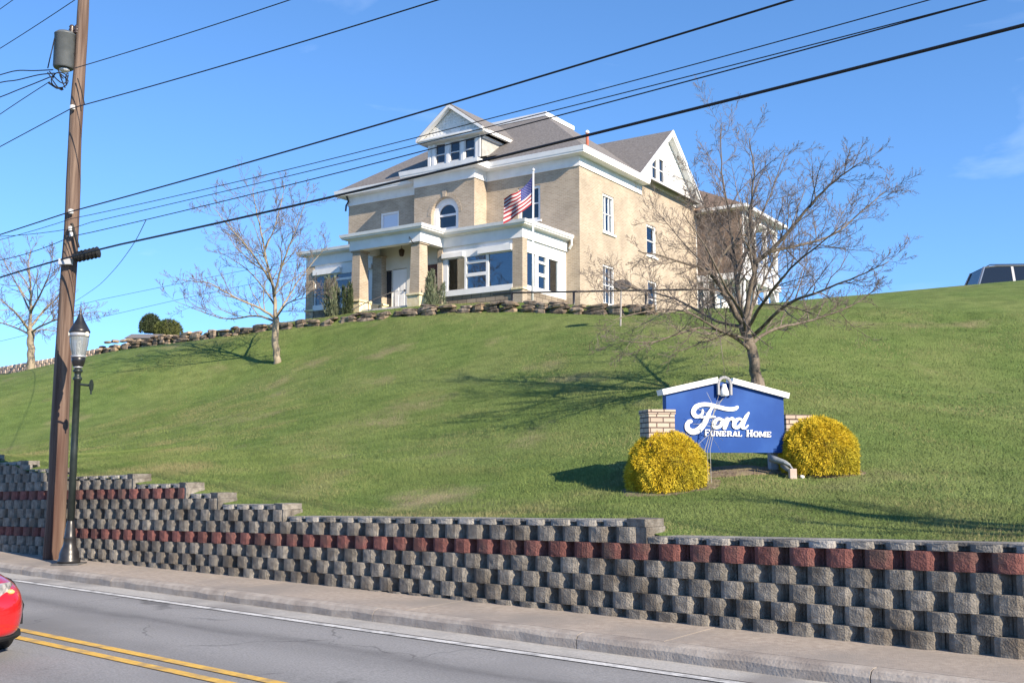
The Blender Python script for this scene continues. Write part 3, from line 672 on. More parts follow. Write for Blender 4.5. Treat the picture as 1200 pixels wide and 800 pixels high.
# dormer over the bay
dm = MB(); DX0, DX1, DZ = -8.42, -5.28, 8.78
wall(dm, 'front', -.25, DX0, DX1, 7.2, DZ, [(-8.02 + .02, -7.38, 7.75, 8.72), (-7.12, -6.52, 7.75, 8.72), (-6.24, -5.64, 7.75, 8.72)], .12)
o = dm.build('dormer_front', white, house)
for a in (-8.02, -7.13, -6.25): window('front', -.25, a, a + .64, 7.72, 8.74, (.45,), recess=.06, fw=.045, parent=o, sill=False)
tr = MB()
for a in (-8.44, -8.16, -7.29, -6.41, -5.55): tr.box(a, a + .16 if a > -8.4 else a + .17, -.30, -.252, 7.42, 8.74)
tr.box(-5.36, -5.26, -.31, -.252, 7.42, 8.78)
tr.box(DX0 - .1, DX1 + .1, -.36, -.252, 7.22, 7.40)
tr.build('dormer_pilasters', white, o)
ds = MB(); ds.box(DX0 + .01, DX1 - .01, -.12, 3.2, 7.2, DZ + .02); ds.build('dormer_side_wall', grey_shingle, house)
dx0, dx1, dpk, dpz = -8.85, -4.85, -6.85, 10.42; dz0 = 8.95
dr = MB()
for a in (dx0, dx1):
    q = [(a, -.72, dz0 + .03), (dpk, -.72, dpz + .03), (dpk, 4.4, dpz + .03), (a, 2.3, dz0 + .03)]
    dr.prism(q, (0, 0, .06))
dr.build('dormer_roof', shingle, house)
pd = MB()
pd.box(dx0 + .05, dx1 - .05, -.62, -.1, DZ + .005, DZ + .10); pd.box(dx0, dx1, -.68, -.1, DZ + .102, DZ + .19)
for a, s in ((dx0, 1), (dx1, -1)):
    pd.tbox([(a, -.76, dz0 - .12), (a, -.50, dz0 - .12), (a, -.50, dz0 + .03), (a, -.76, dz0 + .03)], [(dpk, -.76, dpz - .14), (dpk, -.50, dpz - .14), (dpk, -.50, dpz + .03), (dpk, -.76, dpz + .03)])
    pd.box(a, a + s * .14, -.50, 2.4, dz0 - .14, dz0 + .02)            # side eave fascia
    pd.box(a + s * .36, a + s * .46, -.1, 2.2, DZ - .12, DZ + .004)
pd.build('pediment', white, house)
tp = MB()
for i in range(9):       # scalloped boards of the pediment face
    z0 = 8.99 + i * .14
    hw = (dpz - .12 - z0) / (dpz - dz0) * 2.0
    nn = max(1, int(hw * 2 / .2))
    for j in range(nn):
        a = dpk - hw + 2 * hw * j / nn; b = dpk - hw + 2 * hw * (j + 1) / nn; m_ = (a + b) / 2
        tp.prism([(a, -.44 + (i % 2) * .004 + .003 * (j % 2), z0 + .15), (a, -.44 + .003 * (j % 2), z0 + .03), (m_, -.452, z0 - .02), (b, -.44 + .003 * (j % 2), z0 + .03), (b, -.44, z0 + .15)], (0, .05, 0))
tp.build('pediment_scallops', white_old, house)

# ---- front sunrooms and entry porch (roof level 3.4)
VS, VE = -3.73, -5.34
tan_room = mat('sunroom_plaster', (.50, .47, .40), (.56, .53, .46), 2, .8)
def sunroom(mir):
    M_ = (lambda u: -u) if not mir else (lambda u: -(13.8 - u))
    a = sorted
    base = MB(); x0, x1 = a((M_(.70), M_(5.1)))
    base.box(x0, x1, VS + .06, -.003, ZB, .30); base.box(x0 - .02, x1 + .02, VS + .02, -.003, .302, .38)
    base.build('stone_base', stone_face, house)
    # corner pier and inner pier, brick, tapered
    for u0, u1 in ((.64, 1.14), (4.87, 5.13)):
        p = MB(); p0, p1 = a((M_(u0), M_(u1))); d = .37 if u0 < 1 else .3
        p.box(p0, p1, VS - .02, VS - .02 + d, -.4, 2.575); p.build('brick_pier', brick, house)
        p = MB(); p.box(p0 - .05, p1 + .05, VS - .07, VS + d - .01, .381, .46) if u0 < 1 else p.box(p0 - .03, p1 + .03, VS - .05, VS + d - .05, .381, .46)
        p.build('pier_ledge', cream_stone, house)
    # white window wall
    fr = MB(); w0, w1 = a((M_(1.142), M_(4.868)))
    def fx(u0, u1, z0, z1, y0=VS + .04, y1=VS + .16): q0, q1 = a((M_(u0), M_(u1))); fr.box(q0, q1, y0, y1, z0, z1)
    fx(1.142, 4.868, .385, .64, VS - .04, VS + .2); fx(1.142, 4.868, 2.05, 2.575)
    for u0, u1 in ((1.144, 1.20), (2.42, 2.55), (3.59, 3.69), (4.61, 4.866)): fx(u0, u1, .642, 2.048)
    for z0, z1 in ((1.17, 1.32), (1.74, 1.85)): fx(2.552, 3.588, z0, z1)
    fx(1.16, 2.9, 2.09, 2.36, VS - .12, VS + .035); fx(3.7, 4.85, 2.09, 2.30, VS - .10, VS + .035)       # rolled white awning boards
    o = fr.build('sunroom_window', white, house)
    g_ = MB(); q0, q1 = a((M_(1.19), M_(4.65))); g_.box(q0, q1, VS + .095, VS + .105, .62, 2.08); g_.build('pane', pane_clear, o)
    # side window wall
    xs = M_(.70); sgn = 1 if not mir else -1
    sd_ = MB()
    def sx(y0, y1, z0, z1, dx0=-.14, dx1=-.02): sd_.box(*a((xs + sgn * dx0, xs + sgn * dx1)), y0, y1, z0, z1)
    sx(-3.378, -.33, .385, .60, -.14, .03); sx(-3.378, -.33, 2.03, 2.575); sx(-.33, -.003, .385, 2.575)
    for y0, y1 in ((-3.378, -3.32), (-2.58, -2.36), (-1.72, -1.50), (-.68, -.335)): sx(y0, y1, .602, 2.028)
    for z0, z1 in ((1.14, 1.28), (1.70, 1.80)): sx(-2.358, -1.722, z0, z1)
    o = sd_.build('sunroom_window', white, house)
    g_ = MB(); g_.box(*a((xs - sgn * .085, xs - sgn * .095)), -3.36, -.5, .6, 2.05); g_.build('pane', pane_clear, o)
    # floor, ceiling, curtains inside
    fl = MB(); fl.box(x0 + .05, x1 - .05, VS + .2, -.02, .2, .305); fl.build('sunroom_floor', mat('sunroom_floor', (.16, .12, .08)), house)
    for u0, u1 in ((4.3, 4.55),):
        cu = MB()
        n = 14
        for i in range(n):
            p, q = u0 + (u1 - u0) * i / n, u0 + (u1 - u0) * (i + 1) / n
            q0, q1 = a((M_(p), M_(q))); cu.box(q0, q1, VS + .35 + .018 * (i % 2), VS + .37 + .018 * (i % 2), .6, 2.1)
        cu.build('curtain', curtain, house)
    for y0, y1 in ((-3.3, -2.62), (-1.5, -.72)):
        n = 16; cu = MB()
        for i in range(n):
            p, q = y0 + (y1 - y0) * i / n, y0 + (y1 - y0) * (i + 1) / n
            cu.box(*a((xs - sgn * (.3 + .018 * (i % 2)), xs - sgn * (.32 + .018 * (i % 2)))), p, q, .6, 2.06)
        cu.build('curtain', curtain, house)
sunroom(False); sunroom(True)
path = [(-.66, 0), (-.66, VS), (-5.1, VS)]; ent = [(-4.86, VS), (-4.86, VE), (-8.86, VE), (-8.86, VS)]
path2 = [(-8.7, VS), (-13.14, VS), (-13.14, 0)]
for nm, pr, m_ in (('porch_beam', [(.0, 2.58), (.03, 2.58), (.03, 3.02), (.0, 3.02)], white),
                   ('porch_gutter', [(.0, 3.025), (.06, 3.025), (.10, 3.07), (.30, 3.09), (.30, 3.12), (.35, 3.16), (.38, 3.29), (.28, 3.31), (.0, 3.30)], white)):
    for k, P in enumerate((path, ent, path2)):
        lift = .035 if k == 1 else 0
        mb = MB(); mb.sweep([(o_, z + lift) for o_, z in pr], P, right=False)
        if nm == 'porch_beam':
            mb.sweep([(-.30, 2.577 + lift), (-.002, 2.577 + lift), (-.002, 3.04 + lift), (-.30, 3.04 + lift)], P, right=False)
        mb.build(nm, m_, house)
pr = MB(); pr.box(-5.0, -.66, VS + .02, -.01, 3.045, 3.302); pr.box(-8.85, -4.87, VE + .02, -1.01, 3.08, 3.335); pr.box(-13.14, -8.8, VS + .02, -.01, 3.045, 3.298)
pr.build('porch_roof', mat('porch_roof_membrane', (.42, .43, .45), (.52, .53, .55), 2, .7), house)
# downspout elbow at the sunroom corner
ds = MB(); ds.tube([(-.45, -.06, 3.15), (-.36, -.10, 3.05), (-.36, -.10, 2.85), (-.5, -.05, 2.7)], .06, 8); ds.build('downspout', white, house)
ds = MB(); ds.tube([(-13.75, -.35, 6.95), (-13.82, -.12, 6.7), (-13.97, -.12, 6.5), (-14.0, -.12, 6.2)], .05, 7); ds.build('service_mast', black_metal, house)
def column(u0, u1, y0, d=.62):
    c = MB(); m_ = .04
    c.tbox([(-u1, y0, .37), (-u0, y0, .37), (-u0, y0 + d, .37), (-u1, y0 + d, .37)], [(-u1 + m_, y0 + m_, 2.55), (-u0 - m_, y0 + m_, 2.55), (-u0 - m_, y0 + d - m_, 2.55), (-u1 + m_, y0 + d - m_, 2.55)])
    o = c.build('brick_column', brick, house)
    c = MB(); c.box(-u1 - .02, -u0 + .02, y0 - .02, y0 + d + .02, 2.552, 2.61); c.build('column_capital', brick, o)
    c = MB(); c.box(-u1 - .06, -u0 + .06, y0 - .06, y0 + d + .06, -1.2, .27); o2 = c.build('column_pedestal', cream_stone, o)
    c = MB(); c.box(-u1 - .12, -u0 + .12, y0 - .12, y0 + d + .12, .272, .368); bevel(c.build('pedestal_cap', cream_stone, o), .02)
column(4.90, 5.44, VE + .02); column(8.30, 8.82, VE + .02)
column(8.30, 8.80, VS - .1)
lw = MB(); lw.box(-8.76, -8.34, VE + .80, VS - .25, -1.2, .22); lw.box(-8.80, -8.30, VE + .80, VS - .25, .222, .30); lw.build('porch_low_wall', cream_stone, house)
pf = MB(); pf.box(-8.5, -5.3, VE + .1, -1.0, -1.5, -.10)
for i in range(4): pf.box(-8.3, -5.75, VE + .1 - .3 * (i + 1), VE + .1 - .3 * i, -1.6, -.10 - .16 * (i + 1))
pf.build('porch_steps', mat('porch_concrete', (.40, .38, .35), (.48, .46, .43), 5, .9), house)
# entry back wall, doors
eb = MB(); yb = VS + .25
wall(eb, 'front', yb, -8.7, -5.1, -.1, 3.1, [(-8.35, -7.98, .0, 1.95), (-7.95, -7.1, -.095, 1.97), (-6.9, -5.35, -.095, 1.97)], .1)
eb.build('entry_wall', mat('entry_plaster', (.62, .60, .53), (.68, .66, .60), 2, .7), house)
dd = MB(); dd.box(-7.93, -7.12, yb + .03, yb + .08, -.09, 1.94)
for z0, z1 in ((.08, .75), (.95, 1.8)):
    for x0 in (-7.84, -7.48): dd.box(x0, x0 + .27, yb + .015, yb + .03, z0, z1)
door = dd.build('front_door', door_white, house)
h_ = MB(); h_.lathe([(.03, 0), (.045, .03), (.045, .06), (.02, .08)], (-7.2, yb - .01, .9), 10); h_.build('door_handle', black_metal, door)
sl = MB(); sl.box(-8.35, -7.98, yb + .05, yb + .06, 0, 1.95); sl.build('sidelight', pane_dark, house)
dd = MB(); dd.box(-6.88, -5.37, yb + .03, yb + .08, -.09, 1.95)
for x0 in (-6.78, -6.06): dd.box(x0, x0 + .6, yb + .01, yb + .03, .1, 1.8)
dd.build('side_door', door_wood, house)
ln = MB(); c = (-7.0, VS - .25, 0)
ln.tube([(-7.0, VS - .25, 3.1), (-7.0, VS - .25, 2.78)], .012, 6); ln.lathe([(.02, 2.78), (.13, 2.70), (.14, 2.66), (.10, 2.44), (.05, 2.40)], c, 10)
ln.build('porch_lantern', mat('dark_bronze', (.06, .035, .02), rough=.4, metal=.5), house)
hr = MB()
hr.tube([(-6.95, VE - .9, -.9), (-6.95, VE - .9, .05), (-6.5, VE + .3, .62), (-6.5, VE + .3, -.1)], .022, 6); hr.tube([(-6.95, VE - .9, .05), (-7.35, VE - 1.5, -.35)], .022, 6)
hr.build('handrail', black_metal, house)
pb = MB(); pb.tube([(-5.2, VE - .03, 2.55), (-5.2, VE - .15, 2.62), (-5.22, VE - .22, 2.75), (-5.3, VE - .2, 2.82), (-5.36, VE - .12, 2.72)], .018, 6); pb.build('plant_hook', black_metal, house)

# ---- rear two-storey porch wing behind the big tree
rp = MB(); rp.box(-6, 0, 13.02, 19.0, ZB, 6.8); rp.build('rear_wall', white_old, house)
rs_ = MB(); rs_.box(.002, 2.55, 13.12, 13.32, 3.35, 6.75); rs_.build('rear_shingle_wall', brown_shingle, house)
rr_ = MB(); ez = 6.95
rr_.add([(3.0, 12.7, ez), (3.0, 19.5, ez), (-1.5, 16.5, 9.2), (-1.5, 16.0, 9.2)], [(0, 1, 2, 3)])
rr_.add([(3.0, 12.7, ez), (-1.5, 16.0, 9.2), (-6, 16.0, 9.2), (-6, 12.7, ez)], [(0, 1, 2, 3)])
rr_.add([(3.0, 19.5, ez), (-1.5, 16.5, 9.2), (-6, 16.5, 9.2), (-6, 19.5, ez)], [(0, 1, 2, 3)])
rr_.build('rear_roof', brown_shingle, house)
tr = MB()
tr.box(2.9, 3.06, 12.66, 19.5, ez - .14, ez + .03); tr.box(.46, 2.898, 12.64, 12.74, ez - .14, ez + .03); tr.box(.02, 2.9, 12.8, 19.4, ez - .16, ez - .142)
tr.box(2.35, 2.6, 13.34, 19.0, 6.45, 6.78)
tr.box(2.3, 2.66, 13.0, 19.1, 3.0, 3.34); tr.box(.02, 2.3, 13.0, 13.3, 3.0, 3.34); tr.box(.02, 2.3, 13.34, 19.0, 3.1, 3.3)
for y in np.arange(13.45, 19, .22): tr.box(2.45, 2.49, y, y + .05, 3.342, 4.2)
tr.box(2.42, 2.52, 13.35, 19.0, 4.2, 4.28)
tr.build('rear_porch_trim', white, house)
for y in (13.4, 15.2, 17.0, 18.75):
    q = MB(); q.box(2.34, 2.56, y, y + .22, 3.345, 6.44); q.build('porch_post', white, house)
    q = MB(); q.box(2.34, 2.56, y, y + .22, ZB, 2.998); q.build('porch_post', white, house)
q = MB(); q.box(.35, .62, 13.02, 13.28, ZB, 2.998); q.build('porch_post', white, house)
q = MB()
q.tbox([(2.30, 18.5, 2.2), (2.62, 18.5, 2.2), (2.62, 18.7, 2.2), (2.30, 18.7, 2.2)], [(2.30, 17.7, 2.95), (2.62, 17.7, 2.95), (2.62, 17.9, 2.95), (2.30, 17.9, 2.95)])
q.build('porch_brace', white, house)
q = MB(); q.box(.9, 1.0, 13.33, 19.0, ZB, 6.75); q.build('rear_wall', white_old, house)
q = MB(); q.box(2.36, 2.50, 17.25, 18.74, -.2, 1.5); q.build('porch_screen', white_old, house)

# ------------------------------------------------------------ dry stone wall, block wall and railing at the top of the lawn
rstone = mat('field_stone', (.075, .058, .045), (.25, .20, .15), 5.0, .95, 1.0, 14, detail=9, tint=.5, c3=(.30, .22, .14), scale3=1.6)
def rock(mb, c, sx, sy, sz, rot, R0):
    import bmesh
    vs = []; cr, sr = math.cos(rot), math.sin(rot); n = 7; m_ = 5
    tilt = R0.uniform(-.12, .12)
    for i in range(m_):
        ph = -1 + 2 * i / (m_ - 1)
        for j in range(n):
            th = 2 * math.pi * j / n
            a, b = math.cos(th), math.sin(th); k = 1 / max(abs(a), abs(b)) ** .95; f = (1 - abs(ph) ** 7 * .25) * R0.uniform(.84, 1.06)
            x, y, z = a * k * sx * f * .8, b * k * sy * f * .8, ph * sz * R0.uniform(.88, 1.05) + tilt * a * sx
            vs.append((c[0] + x * cr - y * sr, c[1] + x * sr + y * cr, c[2] + z))
    fs = [(i * n + j, i * n + (j + 1) % n, (i + 1) * n + (j + 1) % n, (i + 1) * n + j) for i in range(m_ - 1) for j in range(n)] + [tuple(range(n))[::-1], tuple(range((m_ - 1) * n, m_ * n))]
    mb.add(vs, fs, R0.random())
R1 = random.Random(21); st_ = MB(); u = -7.2
while u < 24.3:
    L = R1.uniform(.5, 1.2); q = hs(u + L / 2, -7.5); base = gz(q.x, q.y) - HC.z - .06
    top = base + float(np.interp(u, [-7, -4, -1, 2.3, 5.9, 10.9, 15.9, 18, 19, 20, 21, 24.3], [.42, .50, .46, .44, .45, .42, .45, .5, .6, .42, .45, .42])) + R1.uniform(-.05, .08)
    z = base
    while z < top - .05:
        h = min(R1.uniform(.11, .24), max(.1, top - z)); l2 = L * R1.uniform(.85, 1.15)
        rock(st_, tuple(hs(u + L / 2 + R1.uniform(-.12, .12), -7.22 + R1.uniform(-.06, .06), z + h / 2)), l2 / 2, R1.uniform(.16, .24), h * .57, -TH + R1.uniform(-.12, .12), R1)
        z += h * .95
    u += L * .86
o = st_.build('stone_wall', rstone); tag(o, 'low dry stone wall of rough brown rocks along the top edge of the lawn', 'wall')
# heap of flat stones standing proud on the left part
st_ = MB()
for i in range(42):
    uu = R1.uniform(19, 25.5); h = max(0, .62 - abs(uu - 23.6) * .2) if uu > 22 else .34
    q = hs(uu, -7.5); z = gz(q.x, q.y) - HC.z + R1.uniform(.2, .3 + h); rock(st_, tuple(hs(uu, -6.75 + R1.uniform(-.2, .2), z)), R1.uniform(.22, .5), R1.uniform(.15, .25), R1.uniform(.04, .09), -TH + R1.uniform(-.4, .4), R1)
o = st_.build('stone_pile', rstone); tag(o, 'ragged pile of flat loose stones at the left end of the dry stone wall', 'stones')
bl = MB()
for r_ in range(3):
    uu = 24.6 + .2 * (r_ % 2)
    while uu < 44:
        z = crest_w(uu) - .12 + r_ * .2; c = hs(uu, -7.0, z)
        M_ = Matrix.Translation(c) @ Matrix.Rotation(-TH, 4, 'Z')
        q = [(-.2, .0, 0), (-.13, -.1, 0), (.13, -.1, 0), (.2, 0, 0), (.2, .2, 0), (-.2, .2, 0)]
        q2 = [M_ @ Vector(p) for p in q]; bl.add(q2 + [p + Vector((0, 0, .19)) for p in q2], [(0, 1, 2, 3, 4, 5)[::-1], (6, 7, 8, 9, 10, 11)] + [(i, (i + 1) % 6, 6 + (i + 1) % 6, 6 + i) for i in range(6)], rnd.random())
        uu += .41
o = bl.build('block_wall', mat('tan_wall_block', (.42, .31, .24), (.54, .42, .33), 5, .95, .6, 20, tint=.15)); tag(o, 'low curved wall of small tan blocks behind the leftmost bare tree', 'wall')
rl = thing('pipe_railing', 'black pipe railing standing above the dry stone wall beside the house corner', 'railing', tuple(hs(-2, -6.55, -1.2)))
def rw_(u_): return float(np.interp(u_, [-9.6, -6.5, -2.24, -.65, .45], [-.96, -.72, -.41, -.29, -.27]))
pts = [hs(q, -6.55, rw_(q)) for q in np.linspace(.2, -9.8, 14)]
mb = MB(); mb.tube(pts, .035, 8); mb.build('rail', black_metal, rl, world=True, smooth=True)
for q in (-.68, -3.45, -6.43, -9.6):
    mb = MB(); mb.tube([hs(q, -6.55, rw_(q)), hs(q, -6.55, rw_(q) - 1.3)], .045, 8); mb.build('post', black_metal, rl, world=True, smooth=True)

# ------------------------------------------------------------ flag on its pole
fp = thing('flagpole', 'slim white flagpole standing before the sunroom corner', 'flagpole', tuple(at(624, 352, 40.05)))
pb_ = at(624, 356, 40.05); ptop = at(625, 201, 40.05)
mb = MB(); mb.tube([pb_, (pb_ + ptop) / 2, ptop], [.05, .042, .032], 10); mb.build('pole', white, fp, world=True, smooth=True)
mb = MB(); mb.lathe([(.02, 0), (.06, .04), (.06, .08), (.02, .13)], tuple(ptop), 10); mb.build('finial', mat('pole_cap', (.6, .6, .6), rough=.3), fp, world=True, smooth=True)
YF = pb_.y
q00, q01, q10, q11 = at(623.6, 208, YF), at(623.6, 239, YF), at(590.8, 231.5, YF), at(589.8, 257.5, YF)
def flagp(a, b):
    p = q00.lerp(q01, b).lerp(q10.lerp(q11, b), a); p.z += -.16 * math.sin(math.pi * a) * (1 - .3 * b) + .03 * math.sin(9 * a + 2 * b) * a
    p.z -= .10 * a ** 3 * max(0, b - .6) * 4
    p.y += .16 * math.sin(7.5 * a + 2.2 * b) * (.25 + a) + .06 * math.sin(15 * a - 3 * b) * a; return p
fl = thing('flag', 'small red, white and blue striped flag hanging limp from the white pole', 'flag', tuple(q00))
red_c = mat('flag_red', (.24, .014, .024), rough=.8); white_c = mat('flag_white', (.46, .42, .43), rough=.8); blue_c = mat('flag_blue', (.025, .035, .16), rough=.8)
for cname, par in (('red_stripes', 0), ('white_stripes', 1)):
    mb = MB()
    for i in range(13):
        if i % 2 != par: continue
        a0 = .4 if i < 7 else 0; nn = 18
        for k in range(nn):
            for h in range(2):
                x0, x1 = a0 + (1 - a0) * k / nn, a0 + (1 - a0) * (k + 1) / nn; y0, y1 = (i + h / 2) / 13, (i + h / 2 + .5) / 13
                mb.add([flagp(x0, y0), flagp(x1, y0), flagp(x1, y1), flagp(x0, y1)], [(0, 1, 2, 3)])
    mb.build(cname, red_c if par == 0 else white_c, fl, world=True, smooth=True)
mb = MB(); NX, NY = 38, 31; starf = []
for k in range(NX):
    for j in range(NY):
        x0, x1, y0, y1 = .4 * k / NX, .4 * (k + 1) / NX, 7 / 13 * j / NY, 7 / 13 * (j + 1) / NY
        mb.add([flagp(x0, y0), flagp(x1, y0), flagp(x1, y1), flagp(x0, y1)], [(0, 1, 2, 3)])
        gx, gy = k - 3, j - 3      # fifty star marks in nine staggered rows
        starf.append(1 if gy >= 0 and gy % 3 == 0 and gy // 3 < 9 and gx >= 0 and (gx - (3 if (gy // 3) % 2 else 0)) % 6 == 0 and (gx - (3 if (gy // 3) % 2 else 0)) >= 0 and gx < 34 - ((gy // 3) % 2) * 1 else 0)
canton = mb.build('canton', blue_c, fl, world=True, smooth=True); canton.data.materials.append(white_c); canton.data.polygons.foreach_set('material_index', starf)

# ------------------------------------------------------------ dish-like panel on a post in the lawn
p0 = ground_at(727, 382, 30, 48)
ps = thing('post_lamp', 'dark rounded lamp head on a thin post before the side of the house', 'lamp', tuple(p0))
p1 = at(728, 341, p0.y)
mb = MB(); mb.tube([p0 - Vector((0, 0, .2)), p1], .03, 7); mb.build('post', mat('grey_post', (.30, .28, .26), rough=.7), ps, world=True)
mb = MB()
c = at(729, 334, p0.y)
for k, (sx_, z0, z1) in enumerate(((.30, -.20, .14), )):
    prof = [(-.26, -.10), (-.29, .02), (-.22, .13), (.0, .17), (.22, .13), (.29, .02), (.26, -.10), (.1, -.17), (-.1, -.17)]
    mb.prism([c + Vector((a, -.1, b)) for a, b in prof], (0, .2, 0))
bevel(mb.build('lamp_head', mat('dark_lamp_head', (.03, .03, .035), (.06, .06, .065), 5, .5), ps, world=True), .03)

# ------------------------------------------------------------ trees
def frame_dir(t, ang, az):
    t = t.normalized(); ref = Vector((0, 0, 1)) if abs(t.z) < .9 else Vector((1, 0, 0)); a = t.cross(ref).normalized(); b = t.cross(a)
    return (t * math.cos(ang) + (a * math.cos(az) + b * math.sin(az)) * math.sin(ang)).normalized()
class Tree:
    def __init__(s, seed, rmin=.0045): s.r = random.Random(seed); s.trunk = MB(); s.twigs = MB(); s.rmin = rmin
    def limb(s, P, r0, r1, n=5, sides=7):
        pts = catmull(P, n); k = len(pts); wob = r0 * .2
        pts = [p + Vector((s.r.uniform(-1, 1), s.r.uniform(-1, 1), s.r.uniform(-1, 1))) * wob * (.3 if i in (0, k - 1) else 1) for i, p in enumerate(pts)]
        rad = [r0 * .9 + (r1 - r0 * .9) * (i / (k - 1)) ** .7 for i in range(k)]
        s.trunk.tube(pts, rad, sides); return pts, rad
    def sprout(s, pts, rad, level, counts, f0=.2, up=.25, lenf=(.28, .55), droop=0.0, ang=(.45, 1.05)):
        L = sum((pts[i + 1] - pts[i]).length for i in range(len(pts) - 1)); k = len(pts)
        n = counts[level]; n = max(2, int(n * s.r.uniform(.8, 1.2)))
        for j in range(n):
            f = f0 + (1 - f0) * (j + s.r.random()) / n; f = min(f, .995)
            x = f * (k - 1); i = min(int(x), k - 2); p = pts[i].lerp(pts[i + 1], x - i); t = (pts[i + 1] - pts[i])
            r = rad[i] + (rad[i + 1] - rad[i]) * (x - i)
            d = frame_dir(t, s.r.uniform(*ang), s.r.uniform(0, 2 * math.pi)); d.z += up * s.r.uniform(.2, 1) - droop; d.normalize()
            l = L * s.r.uniform(*lenf) * (1.2 - .65 * f) * (1.0 if level == 0 else 1.12)
            m_ = 4 if level < 2 else 3; q = [p]; dd = d.copy()
            for e_ in range(m_):
                dd = (dd + Vector((s.r.gauss(0, .16), s.r.gauss(0, .16), s.r.gauss(0, .13) + .05 * (1 if droop == 0 else -.2)))).normalized(); q.append(q[-1] + dd * l / m_)
            r_ = max(s.rmin, min(r * .62, l * .016)); rr_ = [max(s.rmin * .8, r_ * (1 - .75 * e_ / m_)) for e_ in range(m_ + 1)]
            (s.trunk if r_ > .022 else s.twigs).tube(q, rr_, 5 if r_ > .02 else 3, caps=False, tint=s.r.random())
            if level + 1 < len(counts): s.sprout(q, rr_, level + 1, counts, .15, up, lenf, droop, ang)
    def done(s, name, label, base, m1, m2, cat='tree', group=None):
        t = thing(name, label, cat, tuple(base), group=group)
        s.trunk.build('trunk', m1, t, world=True, smooth=True); s.twigs.build('branches', m2, t, world=True, smooth=True); return t
# the big tree behind the sign
YT = 22.0
def px(x, y, dy=0):
    if YT < 30: x, y = 880 + (x - 880) * (.95 if x > 880 else 1.0), 455 + (y - 455) * .955
    elif YT < 45: y = 423 + (y - 423) * .90
    else: y = 434 + (y - 434) * .92
    return at(x, y, YT + dy * (.85 if YT < 30 else 1.1))
T = Tree(5, .0036)
base = px(889, 460); tp, tr_ = T.limb([base + Vector((.02, 0, -.3)), px(889, 452), px(884, 425), px(878, 400), px(872, 378)], .14, .108, 4, 12)
mb_flare = T.trunk.tube([base + Vector((0, 0, -.25)), base + Vector((0, 0, .08)), base + Vector((-.01, 0, .3))], [.22, .16, .13], 12)
limbs = [
 ([px(872, 378), px(848, 338, -.3), px(831, 314, -.7), px(797, 299, -1.4), px(748, 286, -1.8)], .10, .012),
 ([px(836, 320, -.6), px(852, 284, -.4), px(884, 256, .2), px(905, 215, .6), px(922, 165, .8)], .055, .008),
 ([px(872, 378), px(864, 330, .5), px(860, 288, 1.0), px(854, 240, 1.3), px(846, 190, 1.5), px(845, 132, 1.6)], .085, .010),
 ([px(860, 300, .9), px(842, 262, 1.4), px(822, 225, 1.9), px(806, 180, 2.2)], .045, .008),
 ([px(872, 378), px(878, 340, -.2), px(885, 298, -.4), px(879, 245, -.5), px(884, 192, -.7), px(878, 148, -.9)], .095, .010),
 ([px(885, 300, -.4), px(914, 277, -.8), px(955, 228, -1.3), px(990, 195, -1.7), px(1016, 178, -2.0)], .075, .009),
 ([px(900, 288, -.6), px(928, 282, -.2), px(982, 266, .4), px(1028, 228, .8), px(1052, 208, 1.0)], .055, .008),
 ([px(879, 402), px(905, 384, .3), px(955, 371, .8), px(1000, 356, 1.2), px(1032, 334, 1.4)], .065, .009),
 ([px(882, 392), px(925, 352, -1.2), px(968, 335, -2.0), px(1012, 317, -2.6), px(1050, 300, -3.0)], .06, .008),
 ([px(880, 408), px(855, 389, -.5), px(820, 381, -1.2), px(765, 398, -2.0), px(724, 396, -2.4)], .06, .008),
 ([px(874, 380), px(840, 372, .7), px(790, 345, 1.6), px(735, 330, 2.2), px(698, 310, 2.6)], .06, .008),
 ([px(874, 385), px(862, 352, 1.4), px(842, 325, 2.4), px(800, 275, 3.2), px(772, 240, 3.6)], .065, .008),
 ([px(874, 382), px(884, 350, 1.4), px(905, 305, 2.6), px(930, 255, 3.4), px(948, 205, 3.8)], .065, .008),
 ([px(874, 385), px(868, 360, -1.3), px(850, 330, -2.4), px(826, 280, -3.2), px(800, 240, -3.6)], .06, .008),
 ([px(876, 382), px(894, 352, -1.3), px(922, 315, -2.4), px(962, 280, -3.2), px(1000, 250, -3.6)], .06, .008),
 ([px(878, 395), px(846, 385, -1.2), px(800, 360, -2.2), px(752, 362, -3.0), px(716, 372, -3.4)], .05, .007),
]
for P, a, b in limbs:
    pts, rad = T.limb(P, a * .85, b * .85, 5, 8); T.sprout(pts, rad, 0, (18, 11, 7), .16, .12, (.21, .42))
T.done('bare_tree', 'wide spreading leafless tree on the slope directly behind the blue sign', base, bark, twig_m)
